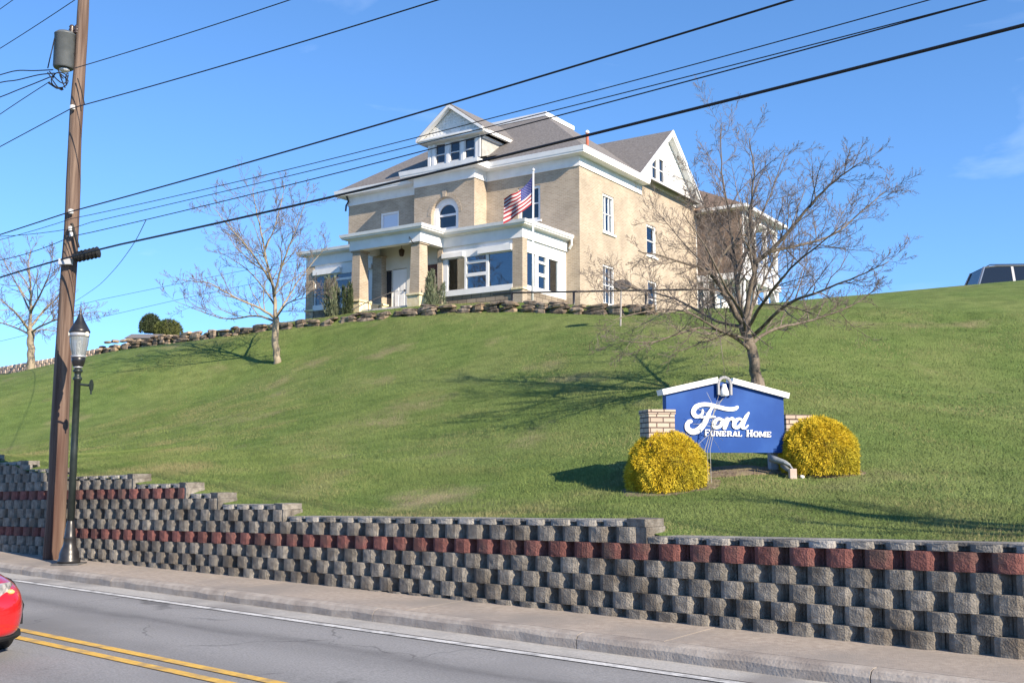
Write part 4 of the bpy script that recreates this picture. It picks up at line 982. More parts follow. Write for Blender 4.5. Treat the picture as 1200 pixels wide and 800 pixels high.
# the smaller tree left of the house
YT = 40.2
T = Tree(11, .0062); base = px(325, 423)
T.limb([base - Vector((0, 0, .3)), px(325, 418), px(323, 395), px(323, 366)], .17, .125, 4, 10)
for P, a, b in [([px(323, 368), px(321, 335), px(314, 300), px(308, 265, .4), px(300, 225, .8), px(296, 196, 1)], .10, .010),
 ([px(321, 340), px(330, 300, -.6), px(341, 268, -1), px(352, 235, -1.2), px(362, 205, -1.4)], .06, .009),
 ([px(323, 368), px(305, 355, -.4), px(275, 340, -.9), px(245, 322, -1.3), px(212, 318, -1.6)], .075, .009),
 ([px(323, 372), px(300, 364, .6), px(265, 368, 1.2), px(235, 358, 1.6), px(205, 345, 1.8)], .06, .008),
 ([px(323, 366), px(335, 345, .8), px(350, 318, 1.4), px(370, 290, 1.8), px(385, 272, 2.0)], .06, .008),
 ([px(323, 368), px(337, 348, -.8), px(360, 340, -1.6), px(385, 335, -2.2)], .045, .007),
 ([px(318, 320), px(300, 290, -.8), px(280, 262, -1.6), px(262, 240, -2.2), px(250, 222, -2.4)], .055, .008),
 ([px(322, 350), px(302, 318, 1.2), px(280, 296, 2.2), px(255, 280, 2.8)], .05, .008),
 ([px(310, 280, .2), px(322, 248, .6), px(330, 215, .9), px(334, 192, 1.0)], .04, .008)]:
    pts, rad = T.limb(P, a, b, 4, 7); T.sprout(pts, rad, 0, (14, 9, 6), .16, .2, (.24, .46))
T.done('bare_tree', 'slim leafless tree with pale trunk left of the house porch', base, pale_bark, twig_m)
# the tree at the far left
YT = 53.0
T = Tree(19, .008); base = px(37, 434)
T.limb([base - Vector((0, 0, .4)), px(37, 425), px(36, 400), px(35, 383)], .24, .17, 4, 10)
for P, a, b in [([px(35, 385), px(36, 355), px(36, 325), px(34, 300), px(36, 280)], .13, .015), ([px(35, 384), px(22, 365, -1), px(5, 348, -2), px(-15, 330, -2.5)], .09, .012),
 ([px(35, 380), px(50, 360, 1), px(68, 340, 1.5), px(85, 318, 2)], .09, .012), ([px(35, 386), px(55, 374, -1), px(80, 366, -2), px(118, 358, -2.5)], .075, .012),
 ([px(35, 388), px(15, 378, 1), px(-8, 370, 2), px(-25, 362, 2.4)], .07, .012), ([px(36, 360), px(25, 335, 1.2), px(12, 310, 2), px(4, 292, 2.5)], .07, .012),
 ([px(36, 360), px(48, 335, -1.2), px(58, 310, -2), px(62, 288, -2.5)], .07, .012), ([px(36, 388), px(48, 382, 1.5), px(72, 384, 2.5), px(100, 372, 3.2)], .06, .01)]:
    pts, rad = T.limb(P, a, b, 4, 6); T.sprout(pts, rad, 0, (11, 7, 5), .2, .2, (.26, .48))
T.done('bare_tree', 'leafless tree with pale trunk before the tan block wall, at the far left edge', base, pale_bark, twig_m)

T = Tree(41, .012); b0_ = st(-5.2, 10.75); base = Vector((b0_.x, b0_.y, gz(b0_.x, b0_.y)))
def bv(ds, dt, dz): return base + DV * ds + QV * dt + Vector((0, 0, dz))
T.limb([bv(0, 0, -.3), bv(0, 0, .8), bv(.05, 0, 2.0), bv(.1, .02, 2.9)], .15, .12, 4, 10)
for P, a, b in (([bv(.1, 0, 2.8), bv(.5, .1, 3.7), bv(.9, .35, 4.6), bv(1.2, .6, 5.6)], .17, .08), ([bv(.1, 0, 2.9), bv(-.3, .25, 3.7), bv(-.6, .3, 4.7), bv(-.7, .2, 5.7)], .17, .08), ([bv(.1, 0, 3.0), bv(.15, -.2, 4.0), bv(.5, -.4, 5.2)], .10, .04)):
    pts, rad = T.limb(P, a, b, 4, 7); T.sprout(pts, rad, 0, (7, 6, 4), .3, .2, (.3, .5))
T.done('bare_tree', 'leafless tree standing above the wall beyond the right edge of the picture', base, bark, twig_m)

# ------------------------------------------------------------ evergreen shrubs and bushes
def leafy(name, label, cat, c, rx, ry, h, n, m, size, wid, parent_core, seed, up=.3, shape='dome', group=None, down=False):
    r_ = np.random.default_rng(seed); t = thing(name, label, cat, tuple(c), group=group)
    if shape == 'dome':
        th = r_.uniform(0, 2 * np.pi, n); cz = r_.uniform(-.28, 1, n); sr = np.sqrt(1 - cz ** 2)
        lump = 1 + .03 * np.sin(5 * th + 7 * cz) + .03 * np.sin(11 * th - 6 * cz + 1) + .018 * np.sin(23 * th + 17 * cz) + .014 * r_.normal(size=n)
        rad = lump * (1 - np.abs(r_.normal(0, .04, n)))
        N = np.c_[sr * np.cos(th), sr * np.sin(th), cz]
        zc = h * .30
        P = np.array(c) + np.c_[N[:, 0] * rx * rad, N[:, 1] * ry * rad, zc + N[:, 2] * np.where(N[:, 2] > 0, h * .68, h * .95) * rad]
        P[:, 2] = np.maximum(P[:, 2], c[2] + .02)
        D = N * .6 + r_.normal(size=(n, 3)) * .42; D[:, 2] -= np.clip(.9 - N[:, 2], 0, 1) * .55
    else:
        npl = 9; pa = r_.uniform(0, 2 * np.pi, npl); pr = r_.uniform(.25, .85, npl); ph_ = r_.uniform(.62, 1.0, npl); pr[0] = .1; ph_[0] = 1.0
        w_ = r_.integers(0, npl, n); f = r_.random(n) ** .85; th = r_.uniform(0, 2 * np.pi, n)
        prof = (1 - f) ** .7 * (.35 + .65 * np.clip(f * 5, 0, 1)); rad = prof * np.sqrt(r_.uniform(.1, 1, n)) * .5
        P = np.array(c) + np.c_[rx * (pr[w_] * np.cos(pa[w_]) * (.55 + .6 * f) * .7 + np.cos(th) * rad), ry * (pr[w_] * np.sin(pa[w_]) * (.55 + .6 * f) * .7 + np.sin(th) * rad), f * h * ph_[w_]]; N = np.c_[np.cos(th), np.sin(th), np.full(n, .9)]
        D = N * .55 + r_.normal(size=(n, 3)) * .25 + np.array([0, 0, up])
    D /= np.linalg.norm(D, axis=1)[:, None]
    cards('foliage', P, D, wid, r_.uniform(.5, 1.15, n) * size, m, t, tip=.22)
    mb = MB()
    if shape == 'dome':
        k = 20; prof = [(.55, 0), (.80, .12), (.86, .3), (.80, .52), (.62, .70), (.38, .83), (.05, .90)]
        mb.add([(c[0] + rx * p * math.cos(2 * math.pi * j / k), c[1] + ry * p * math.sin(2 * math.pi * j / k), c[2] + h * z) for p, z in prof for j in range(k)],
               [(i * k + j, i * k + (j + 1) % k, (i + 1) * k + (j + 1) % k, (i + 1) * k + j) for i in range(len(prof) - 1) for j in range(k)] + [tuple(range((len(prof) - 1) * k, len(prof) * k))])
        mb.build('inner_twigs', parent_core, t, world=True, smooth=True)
    else:
        for j in range(5):
            a = 2 * math.pi * j / 5; mb.tube([Vector(c) - Vector((0, 0, .1)), Vector(c) + Vector((rx * .25 * math.cos(a), ry * .25 * math.sin(a), h * .5)), Vector(c) + Vector((rx * .3 * math.cos(a), ry * .3 * math.sin(a), h * .9))], [.03, .02, .01], 5)
        mb.build('stem', twig_m, t, world=True)
    return t
gold = mat('golden_thread_foliage', (.46, .33, .014), (.68, .52, .045), 7, .75, tint=.3, spec=.2, c3=(.33, .29, .025), scale3=1.6)
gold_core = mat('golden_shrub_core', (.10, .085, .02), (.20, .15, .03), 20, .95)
GP = ground_at(786, 576, 12, 24); gp2 = ground_at(963, 555, 12, 26)
kx = GP.y / F
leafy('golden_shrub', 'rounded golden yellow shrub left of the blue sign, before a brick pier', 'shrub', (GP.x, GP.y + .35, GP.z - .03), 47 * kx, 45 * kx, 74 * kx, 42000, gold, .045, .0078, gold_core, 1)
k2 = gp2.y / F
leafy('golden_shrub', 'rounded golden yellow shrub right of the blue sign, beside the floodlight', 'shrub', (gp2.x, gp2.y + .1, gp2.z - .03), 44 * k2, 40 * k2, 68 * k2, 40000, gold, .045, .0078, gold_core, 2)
bluegreen = mat('blue_green_needles', (.075, .10, .06), (.17, .19, .115), 5, .8, tint=.4, spec=.2)
darkgreen = mat('dark_green_needles', (.025, .04, .018), (.06, .08, .035), 5, .8, tint=.4, spec=.2)
olive = mat('olive_foliage', (.05, .07, .02), (.12, .13, .04), 1.2, .85, tint=.45, spec=.2)
def hshrub(u_, w0, wtop, rx, m, lab, seed, n=4500, v_=-6.1):
    leafy('conifer_shrub', lab, 'shrub', tuple(hs(u_, v_, w0)), rx, rx, wtop - w0, n, m, .16, .022, None, seed, .9, 'cone')
hshrub(9.15, -.62, 1.35, .55, bluegreen, 'tall grey-green conifer shrub left of the porch pedestal', 3)
hshrub(8.45, -.62, 1.05, .36, darkgreen, 'dark narrow conifer shrub tucked against the left porch pedestal', 4, 2200, -5.9)
hshrub(3.5, -.75, 1.05, .62, bluegreen, 'tall grey-green conifer shrub under the sunroom window right of the porch', 6, 5000)
# young trees beyond the stone wall
far_core = mat('dark_bush_core', (.02, .028, .012), (.04, .05, .02), 6, .9)
for x, y, Y, r_, h, m, lab, sd_ in ((176, 390, 74, .72, 1.35, darkgreen, 'low rounded dark bush beyond the stone pile at the far left', 8), (197, 394, 72, .92, 1.15, olive, 'low rounded olive green bush beyond the stone wall, right of the dark one', 9)):
    c = at(x, y, Y); leafy('distant_bush', lab, 'shrub', tuple(c), r_, r_, h, 3000, m, .16, .035, far_core, sd_)
c = at(173, 398, 66); sh = thing('distant_shed', 'small grey-roofed shed just showing above the stone pile', 'shed', (c.x, c.y, c.z - 2.4))
mb = MB(); mb.box(-.85, .85, -1.2, 1.2, 0, 2.35); mb.build('wall', mat('shed_wall', (.34, .22, .15), (.42, .28, .2), 3), sh)
mb = MB(); mb.tbox([(-1.0, -1.35, 2.352), (1.0, -1.35, 2.352), (1.0, 1.35, 2.352), (-1.0, 1.35, 2.352)], [(-1.0, -.1, 2.75), (1.0, -.1, 2.75), (1.0, .1, 2.75), (-1.0, .1, 2.75)]); mb.build('roof', mat('shed_roof', (.16, .15, .145)), sh)

# ------------------------------------------------------------ the blue sign
SB = ground_at(850, 559, 12, 24); YS = 15.6
yaw = R(12.0)
sc_ = at(847, 540, YS); SM = Matrix.Translation(sc_) @ Matrix.Rotation(yaw, 4, 'Z')
sign = thing('roadside_sign', 'blue gabled board on posts lettered Ford Funeral Home in white', 'sign', M=SM)
SI = SM.inverted(); sn = Vector((math.sin(yaw), -math.cos(yaw), 0))
def sp_(x, y, off=0.0):       # photo pixel -> point on the board's front plane (local x, z)
    q = SI @ onplane(x, y, sc_, sn); return (q.x, off, q.z)
def cz7(X, Y): return (770 + X / 6.67, 440 + Y / 6.67)
signblue = mat('sign_blue_paint', (.004, .046, .215), (.007, .056, .25), 1.5, .5, spec=.22, c3=(.02, .085, .30), scale3=1.3)  # paler noise blotches: slight fading plus a soft light reflection put into the colour
signwhite = mat('sign_white_paint', (.80, .80, .78), rough=.45)
bdp = [sp_(780.5, 530), sp_(780.5, 462), sp_(847, 447), sp_(918, 466), sp_(917.5, 531.5)]
bdp = [(p[0], 0, p[2]) for p in bdp]; bdp[0] = (bdp[1][0], 0, bdp[0][2]); bdp[4] = (bdp[3][0], 0, bdp[0][2])
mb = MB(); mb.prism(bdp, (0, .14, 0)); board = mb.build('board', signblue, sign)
mb = MB()
A_, B_, C_ = bdp[1], bdp[2], bdp[3]
def trim(p, q, e0, e1):
    p, q = Vector(p), Vector(q); d = (q - p).normalized(); n = Vector((-d.z, 0, d.x)) if d.x > 0 else Vector((d.z, 0, -d.x))
    a, b = p - d * e0, q + d * e1; h = .085
    mb.tbox([a + n * .003 + Vector((0, -.06, 0)), b + n * .003 + Vector((0, -.06, 0)), b + n * .003 + Vector((0, .2, 0)), a + n * .003 + Vector((0, .2, 0))], [a + n * h + Vector((0, -.06, 0)), b + n * h + Vector((0, -.06, 0)), b + n * h + Vector((0, .2, 0)), a + n * h + Vector((0, .2, 0))])
trim(A_, B_, .06, -.09); mb.build('trim', signwhite, sign); mb = MB(); trim(B_, C_, -.13, .06); mb.build('trim', signwhite, sign)
for x in (bdp[0][0] + .1, bdp[4][0] - .1):
    mb = MB(); mb.box(x - .06, x + .06, .143, .26, bdp[0][2] - 1.0, bdp[0][2] + .9); mb.build('post', mat('grey_sign_post', (.30, .31, .33), rough=.6), sign)
# little light with a hood at the peak
mb = MB(); q = sp_(847.5, 455)
arc = [(q[0] - .10, q[2] - .10)] + [(q[0] + .10 * math.cos(t), q[2] + .06 + .10 * math.sin(t)) for t in np.linspace(math.pi, 0, 9)] + [(q[0] + .10, q[2] - .10)]
for i in range(len(arc) - 1):
    (a, b), (c, d) = arc[i], arc[i + 1]
    mb.tube([(a, -.05, b), (c, -.05, d)], .025, 6)
mb.build('lamp_hood', mat('grey_hood', (.30, .30, .31), rough=.6), sign)
mb = MB(); mb.lathe([(.045, -.12), (.07, -.10), (.06, -.04), (.035, .03), (.03, .06)], (q[0] - .01, -.06, q[2] + .0), 12); mb.build('peak_lamp', signwhite, sign, smooth=True)
# script lettering: brush strokes with a width at each point
def stroke(mb, P, yo, sc=1.0):
    pts = [Vector((*cz7(x, y), 0)) for x, y, w_ in P]; ws = [w_ / 6.67 for x, y, w_ in P]
    q = catmull(pts, 7); W = []
    for i in range(len(ws) - 1):
        for k in range(7): t = k / 7; t = t * t * (3 - 2 * t); W.append(ws[i] * (1 - t) + ws[i + 1] * t)
    W.append(ws[-1]); L_, R_ = [], []
    for i, p in enumerate(q):
        d = (q[min(i + 1, len(q) - 1)] - q[max(i - 1, 0)]); d.normalize(); n = Vector((-d.y, d.x, 0)) * W[i] / 2
        a, b = sp_(p.x + n.x, p.y + n.y), sp_(p.x - n.x, p.y - n.y); L_.append(Vector((a[0], 0, a[2]))); R_.append(Vector((b[0], 0, b[2])))
    n = len(L_); f0, f1 = Vector((0, -.022 - yo, 0)), Vector((0, -.002, 0))
    vs = [p + f0 for p in L_] + [p + f0 for p in R_] + [p + f1 for p in L_] + [p + f1 for p in R_]
    fs = [(i, i + 1, n + i + 1, n + i) for i in range(n - 1)] + [(i, i + 1, 2 * n + i + 1, 2 * n + i) for i in range(n - 1)] + [(n + i, n + i + 1, 3 * n + i + 1, 3 * n + i) for i in range(n - 1)]
    fs += [(0, n, 3 * n, 2 * n), (n - 1, 2 * n - 1, 4 * n - 1, 3 * n - 1)]
    mb.add(vs, fs)
    for p, w_, k_ in ((P[0], ws[0], 0), (P[-1], ws[-1], 1)):      # round ends
        x, y = cz7(p[0], p[1]); ring = [sp_(x + w_ / 2 * math.cos(t), y + w_ / 2 * math.sin(t)) for t in np.linspace(0, 2 * math.pi, 13)[:-1]]
        mb.prism([(a[0], -.0225 - yo, a[2]) for a in ring], (0, .02, 0))
mb = MB()
stroke(mb, [(352, 268, 12), (352, 295, 22), (325, 318, 24), (293, 312, 34), (280, 280, 36), (302, 243, 36), (350, 226, 32), (410, 228, 30), (480, 246, 30), (545, 261, 30), (598, 260, 30), (622, 247, 24)], 0)
stroke(mb, [(446, 236, 10), (418, 262, 22), (392, 312, 34), (366, 368, 42), (326, 420, 48), (277, 438, 46), (240, 420, 40), (230, 388, 34), (244, 362, 32), (258, 356, 30)], .002)
stroke(mb, [(338, 326, 14), (390, 322, 20), (448, 322, 12)], .004)
mb.build('script_letter', signwhite, board)
mb = MB(); stroke(mb, [(512, 346, 10), (478, 336, 22), (450, 358, 32), (440, 388, 32), (456, 406, 22), (486, 396, 26), (506, 366, 30), (505, 343, 18), (520, 352, 10)], 0); mb.build('script_letter', signwhite, board)
mb = MB(); stroke(mb, [(520, 352, 10), (545, 335, 18), (548, 345, 28), (532, 385, 34), (524, 408, 30)], 0); stroke(mb, [(541, 370, 16), (560, 345, 18), (582, 336, 26), (592, 346, 24)], .003); mb.build('script_letter', signwhite, board)
mb = MB(); stroke(mb, [(664, 348, 14), (636, 338, 22), (606, 358, 32), (598, 388, 32), (612, 406, 24), (640, 394, 26), (668, 352, 20)], 0); stroke(mb, [(710, 292, 16), (690, 325, 28), (668, 372, 32), (664, 402, 28), (684, 410, 16), (706, 388, 10)], .003); mb.build('script_letter', signwhite, board)
# slab-serif capitals: F-UNERAL H-OME
GL = {'F': [(0, 0, .3, 1), (0, .86, 1, 1), (.3, .44, .75, .58), (.86, .68, 1, .86), (-.1, 0, .42, .1)], 'U': [(0, .2, .28, 1), (.72, .2, .9, 1), (.1, 0, .8, .2), (-.1, .9, .38, 1), (.6, .9, 1.05, 1)],
      'N': [(0, 0, .2, 1), (.8, 0, 1, 1), ('d', .05, 1, .35, 1, .98, 0, .68, 0), (-.1, 0, .3, .1), (-.1, .9, .25, 1), (.65, .9, 1.1, 1)], 'E': [(0, 0, .3, 1), (0, .86, .95, 1), (0, 0, .95, .14), (.3, .43, .75, .57), (.82, .7, .95, .86), (.82, .14, .95, .32), (-.1, 0, 0, .1), (-.1, .9, 0, 1)],
      'R': [(0, 0, .3, 1), (.3, .86, .8, 1), (.62, .5, .92, .92), (.3, .42, .8, .55), ('d', .45, .45, .75, .45, 1.05, 0, .72, 0), (-.1, 0, .4, .1), (-.1, .9, 0, 1)], 'A': [('d', .36, 1, .54, 1, .2, 0, .04, 0), ('d', .40, 1, .68, 1, 1.0, 0, .68, 0), (.22, .24, .72, .36), (-.1, 0, .32, .1), (.58, 0, 1.1, .1)],
      'L': [(0, 0, .3, 1), (0, 0, .92, .14), (.8, .14, .92, .36), (-.1, .9, .42, 1), (-.1, 0, 0, .1)], 'H': [(0, 0, .3, 1), (.7, 0, 1, 1), (.3, .43, .7, .57), (-.08, 0, .38, .1), (-.08, .9, .38, 1), (.62, 0, 1.08, .1), (.62, .9, 1.08, 1)],
      'O': [(0, .18, .3, .82), (.72, .18, 1.02, .82), (.14, 0, .88, .2), (.14, .8, .88, 1)], 'M': [(0, 0, .16, 1), (.9, 0, 1.2, 1), ('d', .0, 1, .32, 1, .68, .1, .5, .1), ('d', .88, 1, 1.1, 1, .68, .1, .52, .1), (-.1, 0, .28, .1), (.8, 0, 1.3, .1), (-.1, .9, .2, 1), (1.0, .9, 1.3, 1)]}
def letter(ch, X, Yb, W, H, sl=0.012):
    mb = MB()
    for k, e_ in enumerate(GL[ch]):
        q = [(e_[0], e_[1]), (e_[2], e_[1]), (e_[2], e_[3]), (e_[0], e_[3])] if e_[0] != 'd' else [(e_[1], e_[2]), (e_[3], e_[4]), (e_[5], e_[6]), (e_[7], e_[8])]
        pts = [sp_(*cz7(X + a * W, Yb - b * H)) for a, b in q]; mb.prism([(p[0], -.018 - .0012 * k, p[2]) for p in pts], (0, .016, 0))
    return mb.build('letter', signwhite, board)
X = 372
for ch, W, H, adv in (('F', 36, 50, 44), ('U', 36, 40, 44), ('N', 36, 40, 44), ('E', 33, 40, 41), ('R', 35, 40, 42), ('A', 37, 40, 43), ('L', 32, 40, 68), ('H', 42, 53, 52), ('O', 38, 42, 46), ('M', 40, 42, 58), ('E', 34, 42, 40)):
    letter(ch, X, 470 + (X - 372) * .02, W, H); X += adv
# piers
for lab, xl, xr, yt, Yp in (('square pale brick pier left of the blue sign, behind the golden shrub', 757, 789, 480, 15.42), ('square pale brick pier mostly hidden behind the right golden shrub', 917, 949, 486, 16.9)):
    c = at((xl + xr) / 2, 540, Yp); wd = (xr - xl) / F * Yp; M_ = Matrix.Translation((c.x, c.y, gz(c.x, c.y) - .1)) @ Matrix.Rotation(yaw, 4, 'Z')
    zt_ = at(770, yt, Yp).z - (gz(c.x, c.y) - .1)
    pi = thing('brick_pier', lab, 'pier', M=M_)
    mb = MB(); mb.box(-wd / 2, wd / 2, -wd * .3, wd * .7, 0, zt_ - .07); bevel(mb.build('shaft', pierbrick, pi), .006)
    mb = MB(); mb.box(-wd / 2 - .012, wd / 2 + .012, -wd * .3 - .012, wd * .7 + .012, zt_ - .068, zt_); bevel(mb.build('cap_course', pierbrick, pi), .006)
# bare twiggy plant right before the board
r5 = random.Random(31); mb = MB(); b0 = onplane(829, 527, sc_ + sn * .22, sn)
for i in range(3): 
    b1 = onplane(834 + i * 3, 500 - i * 6, sc_ + sn * (.2 + .05 * i), sn); mb.tube([Vector((b0.x + (i - 1) * .05, b0.y, gz(b0.x, b0.y) - .05)), b0 + Vector(((i - 1) * .04, 0, 0)), b1], .0045, 4)
top_ = onplane(837, 478, sc_ + sn * .2, sn)
for i in range(26):
    a = r5.uniform(0, 2 * math.pi); L = r5.uniform(.10, .33); s0 = b0.lerp(top_, r5.uniform(.35, 1.1)); d = Vector((math.cos(a) * .8, r5.uniform(-.3, .1), math.sin(a) * .9 + .1)).normalized()
    mb.tube([s0, s0 + d * L * .5 + Vector((0, 0, .01)), s0 + d * L], [.004, .003, .0025], 3)
o = mb.build('dead_stalk', mat('dead_stalk', (.26, .26, .24), (.38, .38, .36), 5, .9)); tag(o, 'grey dead branching stalk standing in front of the blue board', 'plant')
# floodlight on its block
f0 = ground_at(929, 561, 12, 22)
fl_ = thing('floodlight', 'grey floodlight on a small concrete block at the foot of the right sign post', 'floodlight', tuple(f0))
mb = MB(); mb.box(-.05, .05, -.05, .05, -.03, .15); bevel(mb.build('concrete_block', mat('pinkish_concrete', (.42, .33, .28), (.5, .4, .34), 12), fl_), .006)
mb = MB(); mb.tube([(0, .0, .15), (-.03, .02, .20), (-.10, .08, .24)], .013, 7); mb.build('arm', steel, fl_)
mb = MB(); mb.tube([(-.03, .03, .20), (-.08, .10, .24), (-.17, .20, .27), (-.24, .28, .30)], [.022, .034, .05, .055], 12); mb.build('lamp_head', mat('grey_lamp_paint', (.16, .18, .19), (.24, .26, .27), 8, .5), fl_, smooth=True)
mb = MB(); mb.tube([(.0, .0, .12), (-.03, .12, .13), (-.09, .22, .20)], [.02, .032, .04], 10); mb.build('lamp_head', MATS['grey_lamp_paint'], fl_, smooth=True)
f1 = ground_at(940, 560, 12, 22)
mb = MB(); rock(mb, (0, 0, .02), .04, .03, .025, .3, r5); o = mb.build('pale_stone', mat('white_stone', (.62, .62, .58), (.75, .74, .7), 8), smooth=True); place(o, Matrix.Translation(f1)); tag(o, 'small white stone lying beside the floodlight block', 'stone')
# beds under the shrubs
soil = mat('mulch_soil', (.10, .07, .045), (.22, .17, .12), 14, .95, .9, 30, c3=(.20, .17, .09), scale3=3)
for c0, rx, ry in ((GP, .80, .66), (gp2, .80, .66), (SB, 1.1, .42)):
    mb = MB(); n = 40; rings = 5; vs = [(c0.x, c0.y + .3, gz(c0.x, c0.y + .3) + .012)]
    for i in range(1, rings + 1):
        for j in range(n):
            t = 2 * math.pi * j / n; k = i / rings * (1 + .10 * math.sin(3 * t + c0.x) + .06 * math.sin(7 * t)); x, y = c0.x + rx * k * math.cos(t), c0.y + .3 + ry * k * math.sin(t)
            vs.append((x, y, gz(x, y) + (.012 if i < rings else -.01)))
    mb.add(vs, [(0, 1 + j, 1 + (j + 1) % n) for j in range(n)] + [(1 + i * n + j, 1 + (i + 1) * n + j, 1 + (i + 1) * n + (j + 1) % n, 1 + i * n + (j + 1) % n) for i in range(rings - 1) for j in range(n)])
    struct('planting_bed', mb, soil)

# ------------------------------------------------------------ utility pole with transformer, wires
PB = st(19.45, 9.72, roadz(19.5) + .16)
PX = onplane(62, 655, Vector((0, 0, roadz(19.5) + .16)), Vector((0, 0, 1)))
pole = thing('utility_pole', 'tall weathered brown wooden pole beside the street lamp on the sidewalk', 'pole', tuple(PX))
ptopv = at(97.5, 0, PX.y); lean = Vector((ptopv.x - PX.x, 0, ptopv.z - PX.z)); H_ = 12.2
pdir = lean.normalized()
def pole_at(z): return PX + pdir * ((z - PX.z) / pdir.z)
mb = MB(); zz_ = np.linspace(-.3, H_, 26)
mb.tube([PX + pdir * z + Vector((.012 * math.sin(z * 1.3), .01 * math.sin(z * 2.1), 0)) for z in zz_], [.182 - .0068 * max(z, 0) + .004 * math.sin(z * 3.7) for z in zz_], 16)
mb.build('pole_shaft', polewood, pole, world=True, smooth=True)
def ppx(x, y, off=0): return at(x, y, PX.y + off)
c = ppx(75.5, 60, -.05); kk = PX.y / F
trn = MB(); r_ = 12.2 * kk; h2 = 22 * kk
trn.lathe([(r_ * .9, -h2), (r_, -h2 + .03), (r_, h2 - .05), (r_ * 1.03, h2 - .045), (r_ * 1.03, h2 - .02), (r_ * .8, h2 + .02), (.04, h2 + .04)], tuple(c), 24)
tb = trn.build('transformer', mat('transformer_grey', (.065, .075, .08), (.095, .105, .11), 5, .5, spec=.5), pole, world=True, smooth=True)
m_ = tb.modifiers.new('edge', 'EDGE_SPLIT'); m_.split_angle = R(50)
for dx in (8.5, 14.5):
    b = MB(); p = ppx(75.5 + dx, 37, -.05); b.lathe([(.045, -.05), (.06, -.03), (.04, 0), (.06, .03), (.04, .06), (.055, .09), (.03, .13)], tuple(p), 10); b.build('bushing', mat('brown_porcelain', (.05, .035, .03), rough=.3), tb, world=True, smooth=True)
for y in (44, 64):
    b = MB(); p = ppx(84, y, -.05); q = ppx(95, y, 0); b.tube([p, q], .045, 6); b.build('bracket', black_metal, tb, world=True)
p = ppx(75.5, 83, -.05); b = MB(); b.lathe([(.07, -.02), (.10, .0), (.10, .03)], tuple(p), 10); b.build('drain_plate', white_old, tb, world=True)
lp = MB(); r6 = random.Random(4)
for x0, y0, x1, y1, s_ in ((64, 45, 56, 80, 0), (56, 85, 74, 105, 8), (58, 84, 80, 88, 12), (70, 88, 76, 102, 6), (62, 92, 80, 95, -8), (68, 82, 74, 92, 3), (80, 86, 78, 100, -4)):
    pts = [ppx(x0 + (x1 - x0) * t + s_ * math.sin(math.pi * t) * .4, y0 + (y1 - y0) * t + s_ * math.sin(math.pi * t), -.15 - .2 * math.sin(math.pi * t)) for t in np.linspace(0, 1, 9)]
    lp.tube(pts, .012, 5)
lp.tube([ppx(70 + 10 * math.cos(t), 94 + 9 * math.sin(t), -.2) for t in np.linspace(0, 6, 20)], .011, 5); lp.tube([ppx(57, 97, -.2), ppx(66, 103, -.25), ppx(74, 104, -.2)], .022, 6)
lp.build('loose_cables', black_rubber, pole, world=True)
lp = MB(); lp.tube([ppx(91, 92, -.2), ppx(95, 105, -.2), ppx(99, 122, -.2)], .011, 5); lp.tube([ppx(84, 262, -.2), ppx(88, 275, -.22), ppx(92, 290, -.2)], .03, 6); lp.build('riser_cable', black_rubber, pole, world=True)
sp2 = MB(); a, b_ = ppx(86, 302, -.28), ppx(117, 295, -.32); sp2.tube([a.lerp(b_, t) for t in (0, .03, .12, .88, .97, 1)], [.04, .085, .10, .10, .085, .03], 10)
for t in (.2, .35, .5, .65, .8, .93): sp2.tube([a.lerp(b_, t - .012), a.lerp(b_, t + .012)], .113, 10)
sp2.build('splice_case', black_rubber, pole, world=True)
sp2 = MB(); p = ppx(77, 307, -.25); sp2.box(p.x - .12, p.x + .12, p.y - .05, p.y + .05, p.z - .05, p.z + .06); sp2.build('terminal_box', mat('grey_box', (.40, .42, .44), rough=.5), pole, world=True)
for x, y in ((83, 248), (83, 268), (84, 275), (85, 126)):
    b = MB(); p = ppx(x, y, -.2); b.lathe([(.02, -.05), (.05, -.04), (.05, .04), (.02, .05)], tuple(p), 8); b.build('insulator', mat('grey_insulator', (.55, .55, .53), rough=.3), pole, world=True)

wire_m = mat('black_cable', (.008, .008, .01), rough=.5)
WP = QV * (PX.dot(QV) - .22)
def wire(lab, L, Rr, rad, ext=None, group='overhead wires along the street'):
    """L, Rr: pixels left and right of the pole on the street-parallel plane; right span carried on as a sagging curve"""
    mb = MB()
    def fit(P, s_end):
        W = [onplane(x, y, WP, QV) for x, y in P]; s = np.array([p.dot(DV) for p in W]); z = np.array([p.z for p in W])
        deg = min(2, len(P) - 1); co = np.polyfit(s, z, deg); a, b = s[0], s_end
        return [Vector((DV * t + WP)) + Vector((0, 0, float(np.polyval(co, t)))) for t in np.linspace(a, b, 40)]
    if Rr:
        pts = fit(Rr, -9.0)
        if L: pts = fit(L, 44.0)[::-1] + pts[1:]
    else: pts = fit(L, 44.0)
    mb.tube(pts, rad, 6); o = mb.build('utility_wire', wire_m, smooth=True); return tag(o, lab, 'wire', group)
wire('thick black cable sagging lowest across the house, from the splice case to the right edge', [(118, 292), (75, 303), (40, 313), (0, 325)], [(118, 291), (180, 278), (400, 229), (700, 155), (950, 92), (1200, 31)], .017)
wire('black cable passing just above the dormer peak', [(83, 248), (0, 275)], [(83, 248), (180, 221), (350, 175), (520, 123), (700, 68), (932, 0)], .0125)
wire('thin wire crossing just below the dormer peak, uppermost of the thin ones', [(85, 256), (40, 270), (0, 281)], [(85, 256), (180, 236), (492, 160), (700, 106), (1090, 0)], .006)
wire('thin wire crossing the dormer windows, middle one of the three thin ones', [(84, 268), (40, 274), (0, 277)], [(84, 268), (180, 239), (492, 171), (700, 119), (1146, 0)], .006)
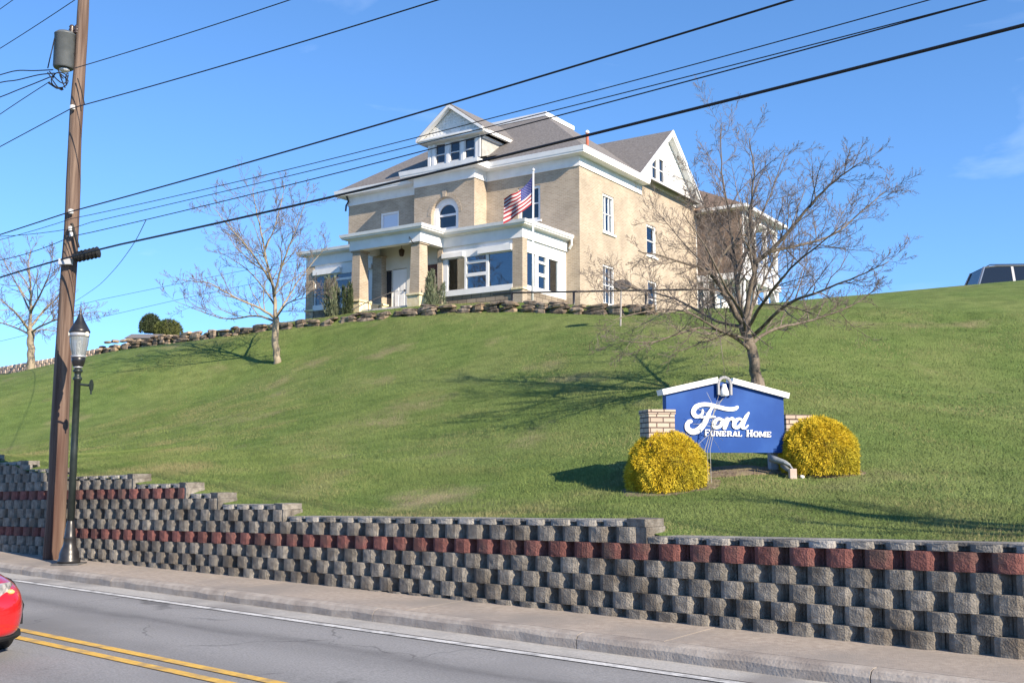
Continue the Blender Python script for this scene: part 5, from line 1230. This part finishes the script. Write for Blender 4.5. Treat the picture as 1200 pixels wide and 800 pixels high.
wire('thin wire crossing below the dormer windows, lowest of the three thin ones', [(84, 277), (50, 291), (0, 305)], [(84, 277), (180, 256), (492, 179), (700, 121.5), (1160, 0)], .0075)
wire('wire fixed to the pole below the transformer, running right to the top edge', [(84, 127), (0, 172)], [(84, 127), (180, 100), (350, 51), (513, 0)], .0105)
wire('wire leaving the foot of the transformer rightwards', None, [(88, 80), (180, 52), (340, 0)], .009)
wire('single wire slanting above the transformer at the top left', [(88, 0), (27, 40), (0, 57)], None, .009)
wire('short piece of wire in the very top left corner', [(28, -9), (14, 1), (0, 11)], None, .008)
wire('straight wire sloping left below the drooping service cables', [(58, 96), (30, 114), (0, 134)], None, .009)
for lab, P in (('uppermost of the drooping service cables left of the transformer', [(62, 82), (40, 83), (20, 83), (0, 88), (-40, 100)]), ('middle of the drooping service cables left of the transformer', [(64, 86), (45, 88), (20, 94), (0, 97), (-40, 108)]), ('lowest of the drooping service cables left of the transformer', [(60, 90), (38, 99), (20, 106), (0, 114), (-40, 128)])):
    mb = MB(); mb.tube(catmull([ppx(x, y, -.1 + (62 - x) * .03) for x, y in P], 5), .012, 5); tag(mb.build('service_cable', wire_m), lab, 'cable', 'service cables at the transformer')
mb = MB(); mb.tube(catmull([ppx(171, 258, -1.1), ppx(155, 288, 4), ppx(132, 318, 10), ppx(108, 340, 17), ppx(70, 362, 26), ppx(20, 378, 36)], 6), .008, 5); tag(mb.build('drop_wire', wire_m), 'slack thin wire curving down behind the wooden pole from the lowest thin wire', 'wire')
for lab, P in (('upper of two faint wires far away left of the slim tree', [(118, 351), (196, 335), (330, 308)]), ('lower of two faint wires far away left of the slim tree', [(100, 376), (200, 353), (330, 325)])):
    mb = MB(); mb.tube([at(x, y, 85) for x, y in [(P[0][0] - 260, P[0][1] + 62)] + P + [(470, 290)]], .016, 4); tag(mb.build('distant_wire', wire_m), lab, 'wire', 'faint wires beyond the hill')

# ------------------------------------------------------------ street lamp
LB = onplane(80.5, 661, Vector((0, 0, roadz(18.4) + .16)), Vector((0, 0, 1)))
lamp = thing('street_lamp', 'black ornamental street lamp with acorn glass head beside the wooden pole', 'lamp', tuple(LB))
lk = LB.y / F
mb = MB(); mb.box(-.32, .34, -.30, .30, -.02, .035); bevel(mb.build('base_plate', mat('dark_plate', (.04, .04, .042), (.10, .10, .10), 6, .6), lamp), .01)
mb = MB(); mb.lathe([(.27, .03), (.27, .09), (.24, .12), (.235, .22), (.20, .30), (.165, .36), (.15, .42), (.14, .50), (.155, .53), (.135, .57), (.12, .70), (.10, .80), (.085, .86), (.072, .88)], (0, 0, 0), 24)
mb.build('base', black_metal, lamp, smooth=True)
mb = MB(); mb.lathe([(.068, .88), (.066, 2.4), (.062, 3.70), (.085, 3.71), (.085, 3.76), (.06, 3.78), (.06, 3.86), (.09, 3.88), (.09, 3.91), (.055, 3.95)], (0, 0, 0), 16); mb.build('shaft', mat('dark_green_black_metal', (.012, .018, .017), (.022, .03, .028), 6, .4), lamp, smooth=True)
mb = MB(); mb.tube([(.06, 0, 3.62), (.34, .03, 3.60)], .025, 8); mb.tube([(.33, .03, 3.60), (.36, .03, 3.60)], [.11, .12], 14); mb.tube([(.345, .03, 3.72), (.345, .03, 3.42)], .022, 6); mb.build('banner_bracket', MATS['dark_green_black_metal'], lamp)
mb = MB(); mb.lathe([(.06, 3.95), (.13, 4.0), (.165, 4.1), (.17, 4.16), (.14, 4.19)], (0, 0, 0), 16); mb.build('fitter', black_metal, lamp, smooth=True)
for z, r_ in ((3.955, .105), (4.175, .178)):
    mb = MB(); mb.lathe([(r_, z), (r_ + .008, z + .015), (r_, z + .035), (r_ - .03, z + .035)], (0, 0, 0), 20); mb.build('metal_ring', steel, lamp, smooth=True)
gm = bpy.data.materials.new('ribbed_lamp_glass'); gm.use_nodes = True; gn = gm.node_tree.nodes['Principled BSDF']
gn.inputs['Base Color'].default_value = (.36, .39, .39, 1); gn.inputs['Roughness'].default_value = .18; gn.inputs['Transmission Weight'].default_value = .55; gn.inputs['IOR'].default_value = 1.2
mb = MB(); k = 40
prof = [(.14, 4.2), (.185, 4.32), (.215, 4.45), (.225, 4.55), (.22, 4.62)]
mb.add([((r_ + (.004 if j % 2 else 0)) * math.cos(2 * math.pi * j / k), (r_ + (.004 if j % 2 else 0)) * math.sin(2 * math.pi * j / k), z) for r_, z in prof for j in range(k)], [(i * k + j, i * k + (j + 1) % k, (i + 1) * k + (j + 1) % k, (i + 1) * k + j) for i in range(len(prof) - 1) for j in range(k)])
mb.build('lamp_glass', gm, lamp)
mb = MB(); mb.lathe([(.04, 4.2), (.06, 4.3), (.05, 4.5), (.02, 4.56)], (0, 0, 0), 12); mb.build('bulb', mat('frosted_bulb', (.8, .8, .78), rough=.4), lamp, smooth=True)
mb = MB(); mb.lathe([(.235, 4.60), (.245, 4.64), (.235, 4.68)], (0, 0, 0), 24); mb.build('metal_ring', steel, lamp, smooth=True)
mb = MB(); mb.lathe([(.24, 4.68), (.26, 4.70), (.235, 4.75), (.16, 4.86), (.095, 4.96), (.05, 5.06), (.03, 5.10), (.04, 5.13), (.018, 5.17), (.012, 5.26), (.004, 5.34)], (0, 0, 0), 20); mb.build('lamp_cap', black_metal, lamp, smooth=True)
for a in (-2.7, -.35, 1.2):
    mb = MB(); v_ = Vector((math.cos(a), math.sin(a), 0)); p = v_ * .235 + Vector((0, 0, 4.65)); mb.tube([p, p + v_ * .03], [.06, .045], 12); mb.build('cap_medallion', mat('cream_medallion', (.62, .58, .48), rough=.4), lamp)
# scale the lamp to its seen height
zs_ = (at(95, 353, LB.y).z - LB.z) / 5.34
for c_ in lamp.children:
    for v_ in c_.data.vertices: v_.co.z *= zs_; _k = .93 if c_.name.startswith('shaft') else .72; v_.co.x *= _k; v_.co.y *= _k

# ------------------------------------------------------------ vehicles
def car(name, label, M, L, Wd, Hh, paint, seed=0, suv=False, roofrails=False):
    t = thing(name, label, 'car', M=M); hw = Wd / 2; f = L / 2; g = .19
    zb = .98 if suv else .88
    # lower body: rings from rear to front. (x, half width, bottom, top edge, crown)
    st_ = [(-f, hw * .70, .42, zb - .16, zb - .12), (-f + .06, hw * .90, .30, zb - .06, zb - .01), (-f + .35, hw * .985, .24, zb, zb + .03), (-.55 * f, hw, g, zb, zb + .04), (0, hw, g, zb - .02, zb + .03), (.35 * f, hw, g, zb - .03, zb + .06),
           (f - .95, hw, g, zb - .06, zb + .08), (f - .50, hw * .98, .2, zb - .12, zb + .0), (f - .22, hw * .93, .2, zb - .19, zb - .09), (f - .07, hw * .80, .22, zb - .27, zb - .20), (f, hw * .58, .27, zb - .34, zb - .30)]
    vs = []; m_ = 0
    for x, w_, z0, z1, zc in st_:
        h = z1 - z0
        ring = [(0, z0), (w_ * .82, z0), (w_ * .95, z0 + .05), (w_ * .985, z0 + h * .35), (w_, z0 + h * .62), (w_ * .975, z1 - .07), (w_ * .91, z1), (w_ * .6, zc - .01), (0, zc)]
        pts = ring + [(-a, b) for a, b in ring[-2:0:-1]]; m_ = len(pts); vs += [(x, a, b) for a, b in pts]
    n = len(st_); mb = MB(); mb.add(vs, [(i * m_ + j, i * m_ + (j + 1) % m_, (i + 1) * m_ + (j + 1) % m_, (i + 1) * m_ + j) for i in range(n - 1) for j in range(m_)] + [tuple(range(m_))[::-1], tuple(range((n - 1) * m_, n * m_))])
    b = mb.build('body', paint, t, smooth=True); s_ = b.modifiers.new('sub', 'SUBSURF'); s_.levels = s_.render_levels = 2
    # cabin
    if suv: cab = [(-f + .12, zb - .02), (-f + .42, Hh - .06), (-f + .9, Hh), (.0, Hh), (.55, Hh - .06), (f - 1.25, zb + .05)]
    else: cab = [(-f + .15, zb), (-f + .62, Hh - .08), (-.25, Hh), (.35, Hh - .05), (f - .92, zb + .06)]
    def cabin(inset, zlo, mb):
        k = len(cab); lo = [(x, hw * .93 - inset) for x, z in cab]; vs = []
        for x, z in cab:
            a = (z - zb) / (Hh - zb); w_ = hw * (.94 - .20 * max(a, 0)) - inset
            vs += [(x, w_, z - inset), (x, -w_, z - inset)]
        fs = [(2 * i, 2 * i + 1, 2 * i + 3, 2 * i + 2) for i in range(k - 1)] + [tuple(range(0, 2 * k, 2)), tuple(range(1, 2 * k, 2))[::-1], (0, 1, 2 * k - 1, 2 * k - 2)]
        mb.add(vs, fs)
    mb = MB(); cabin(.012, zb, mb); gl_ = mb.build('windows', mat('car_glass', (.01, .012, .015), rough=.05, spec=.8), t)
    mb = MB(); k = len(cab)
    wr = lambda z: hw * (.94 - .20 * max((z - zb) / (Hh - zb), 0))
    # roof skin and pillars
    roofp = [p for p in cab if p[1] > Hh - .1]
    pts = [(x, s2 * (wr(z) - .02), z + .012) for x, z in roofp for s2 in (1, -1)]
    mb.add(pts + [(x, y, z - .05) for x, y, z in pts], [(2 * i, 2 * i + 1, 2 * i + 3, 2 * i + 2) for i in range(len(roofp) - 1)] + [(2 * i, 2 * i + 2, 2 * len(roofp) + 2 * i + 2, 2 * len(roofp) + 2 * i) for i in range(len(roofp) - 1)] + [(2 * i + 1, 2 * i + 3, 2 * len(roofp) + 2 * i + 3, 2 * len(roofp) + 2 * i + 1) for i in range(len(roofp) - 1)])
    for s2 in (1, -1):
        for (xa, za), (xb, zb2) in ((cab[0], cab[1]), (cab[-1], cab[-2])): mb.tube([(xa, s2 * wr(za), za), (xb, s2 * (wr(zb2) - .01), zb2), ], .05, 6)
        for (xa, za), (xb, zb2) in zip(cab[1:-1], cab[2:-1]): mb.tube([(xa, s2 * (wr(za) - .01), za - .01), (xb, s2 * (wr(zb2) - .01), zb2 - .01)], .035, 6)
        for xq in ((-.85,) if suv else (-.15,)):
            zt_ = Hh - .02; mb.tbox([(xq - .05, s2 * wr(zb), zb), (xq + .05, s2 * wr(zb), zb), (xq + .05, s2 * (wr(zb) - .03), zb), (xq - .05, s2 * (wr(zb) - .03), zb)], [(xq - .05, s2 * wr(zt_), zt_), (xq + .04, s2 * wr(zt_), zt_), (xq + .04, s2 * (wr(zt_) - .03), zt_), (xq - .06, s2 * (wr(zt_) - .03), zt_)])
    mb.build('roof', paint, t, smooth=False)
    if roofrails:
        for s2 in (1, -1):
            mb = MB(); mb.tube([(-f + .55, s2 * hw * .66, Hh - .02), (-f + .7, s2 * hw * .66, Hh + .06), (.2, s2 * hw * .66, Hh + .06), (.4, s2 * hw * .66, Hh - .03)], .02, 6); mb.build('roof_rail', black_metal, t)
    wb = L * .31; wr_ = .33 if not suv else .37
    for x in (f - .82, -f + .78):
        for s2 in (1, -1):
            mb = MB(); mb.tube([(x, s2 * (hw - .19), wr_), (x, s2 * (hw - .17), wr_), (x, s2 * (hw + .005), wr_), (x, s2 * (hw + .012), wr_)], [wr_ * .9, wr_, wr_, wr_ * .88], 24); wl = mb.build('wheel', black_rubber, t)
            mb = MB(); mb.tube([(x, s2 * (hw + .013), wr_), (x, s2 * (hw + .02), wr_)], [wr_ * .62, wr_ * .58], 20)
            mb.build('rim', steel, wl)
            mb = MB()     # arch lip
            arc = [(x + (wr_ + .05) * math.cos(a), s2 * (hw - .005), wr_ + (wr_ + .05) * math.sin(a)) for a in np.linspace(-.1, math.pi + .1, 15)]; mb.tube(arc, .03, 6); mb.build('wheel_arch', black_rubber, t)
    for s2 in (1, -1):
        c = Vector((f - .20, s2 * hw * .74, zb - .235)); mb = MB(); ring = []
        pr_ = [(.14, .06), (.08, .11), (-.10, .10), (-.24, .03), (-.20, -.06), (.0, -.10), (.12, -.07)]
        q = [Vector((c.x - (abs(a) * .0) - .32 * max(0, (-a if True else 0)) - .05 * 0, c.y + s2 * (-a) * .78 * (1), c.z + b)) for a, b in pr_]
        # plan: outer end sweeps back round the corner
        for a, b in pr_:
            out = -a; x = f - .075 - 1.15 * max(0, out + .12) ** 1.25; y = s2 * (hw * .66 + out * .80); ring.append(Vector((x, y, c.z + b)))
        nrm_ = Vector((.9, s2 * .45, .12)).normalized(); cen = sum(ring, Vector()) / len(ring)
        mb.add([p - nrm_ * .10 for p in ring] + [p + nrm_ * .012 for p in ring] + [cen + nrm_ * .05], [(i, (i + 1) % 7, 7 + (i + 1) % 7, 7 + i) for i in range(7)] + [(7 + i, 7 + (i + 1) % 7, 14) for i in range(7)])
        hl = mb.build('headlight', mat('headlight_glass', (.22, .22, .22), (.50, .49, .47), 22, .08, spec=1.0, coat=1.0), t, smooth=False)
        mb = MB(); mb.lathe([(.005, -.03), (.035, -.02), (.045, .0), (.02, .02)], tuple(cen + nrm_ * .055), 10); mb.build('lens', mat('amber_lens', (.75, .42, .16), rough=.15), hl, smooth=True)
        mb = MB()      # black strip below and fog light recess
        z0 = .30; tri = [(f - .055, hw * .50, .34), (f - .19, hw * .845, .335), (f - .30, hw * .945, .50), (f - .22, hw * .875, .56)]
        q = [Vector((a + .010, s2 * (b + .006), z)) for a, b, z in tri]; d_ = Vector((.05, s2 * .035, 0)); mb.add([p - d_ * 1.5 for p in q] + [p + d_ * .1 for p in q], [(0, 1, 2, 3), (4, 5, 6, 7)] + [(i, (i + 1) % 4, 4 + (i + 1) % 4, 4 + i) for i in range(4)]); mb.build('fog_light_recess', black_rubber, t)
    mb = MB(); mb.tube([(f - .10, y, .565) if abs(y) < hw * .55 else (f - .10 - .35 * (abs(y) / hw - .55), y, .565) for y in np.linspace(-hw * .8, hw * .8, 13)], .05, 6); mb.build('grille', black_rubber, t)
    mb = MB(); mb.tube([(f - .08 if abs(y) < hw * .5 else f - .08 - .55 * (abs(y) / hw - .5), y, .235) for y in np.linspace(-hw * .88, hw * .88, 15)], .055, 6); mb.build('lower_lip', black_rubber, t)
    for s2 in (1, -1):
        mb = MB(); mb.box(-f + .02, -f + .12, s2 * hw * .80 - .10, s2 * hw * .80 + .10, zb - .28, zb - .04); bevel(mb.build('tail_light', mat('tail_lamp', (.30, .01, .01), rough=.15), t), .02)
    return t
redp = mat('red_car_paint', (.44, .008, .009), rough=.25, spec=.6, coat=1.0)
silverp = mat('silver_car_paint', (.22, .23, .25), rough=.3, metal=.6, coat=.6)
# red car: front corner just enters the frame, heading right
cx, cy = 10.5 + 2.05, 4.26
CM = Matrix.Translation(st(cx, cy, roadz(cx))) @ Matrix(((-DV.x, QV.x, 0, 0), (-DV.y, QV.y, 0, 0), (0, 0, 1, 0), (0, 0, 0, 1)))
car('red_car', 'bright red car whose front corner enters at the left edge of the road', CM, 4.1, 1.74, 1.46, redp)
# silver SUV parked past the brow of the hill, rear end to the left
pr0 = at(1135, 336, 51); zr = at(1195, 314, 51).z
SM2 = Matrix.Translation((pr0.x + 2.95, 51.0, zr - 1.76 * 1.25)) @ Matrix.Rotation(R(-4), 4, 'Z')
car('parked_suv', 'silver sport utility car parked beyond the brow of the hill at the right edge', SM2, 4.7, 1.85, 1.74, silverp, suv=True, roofrails=True).scale = (1.25, 1.25, 1.25)
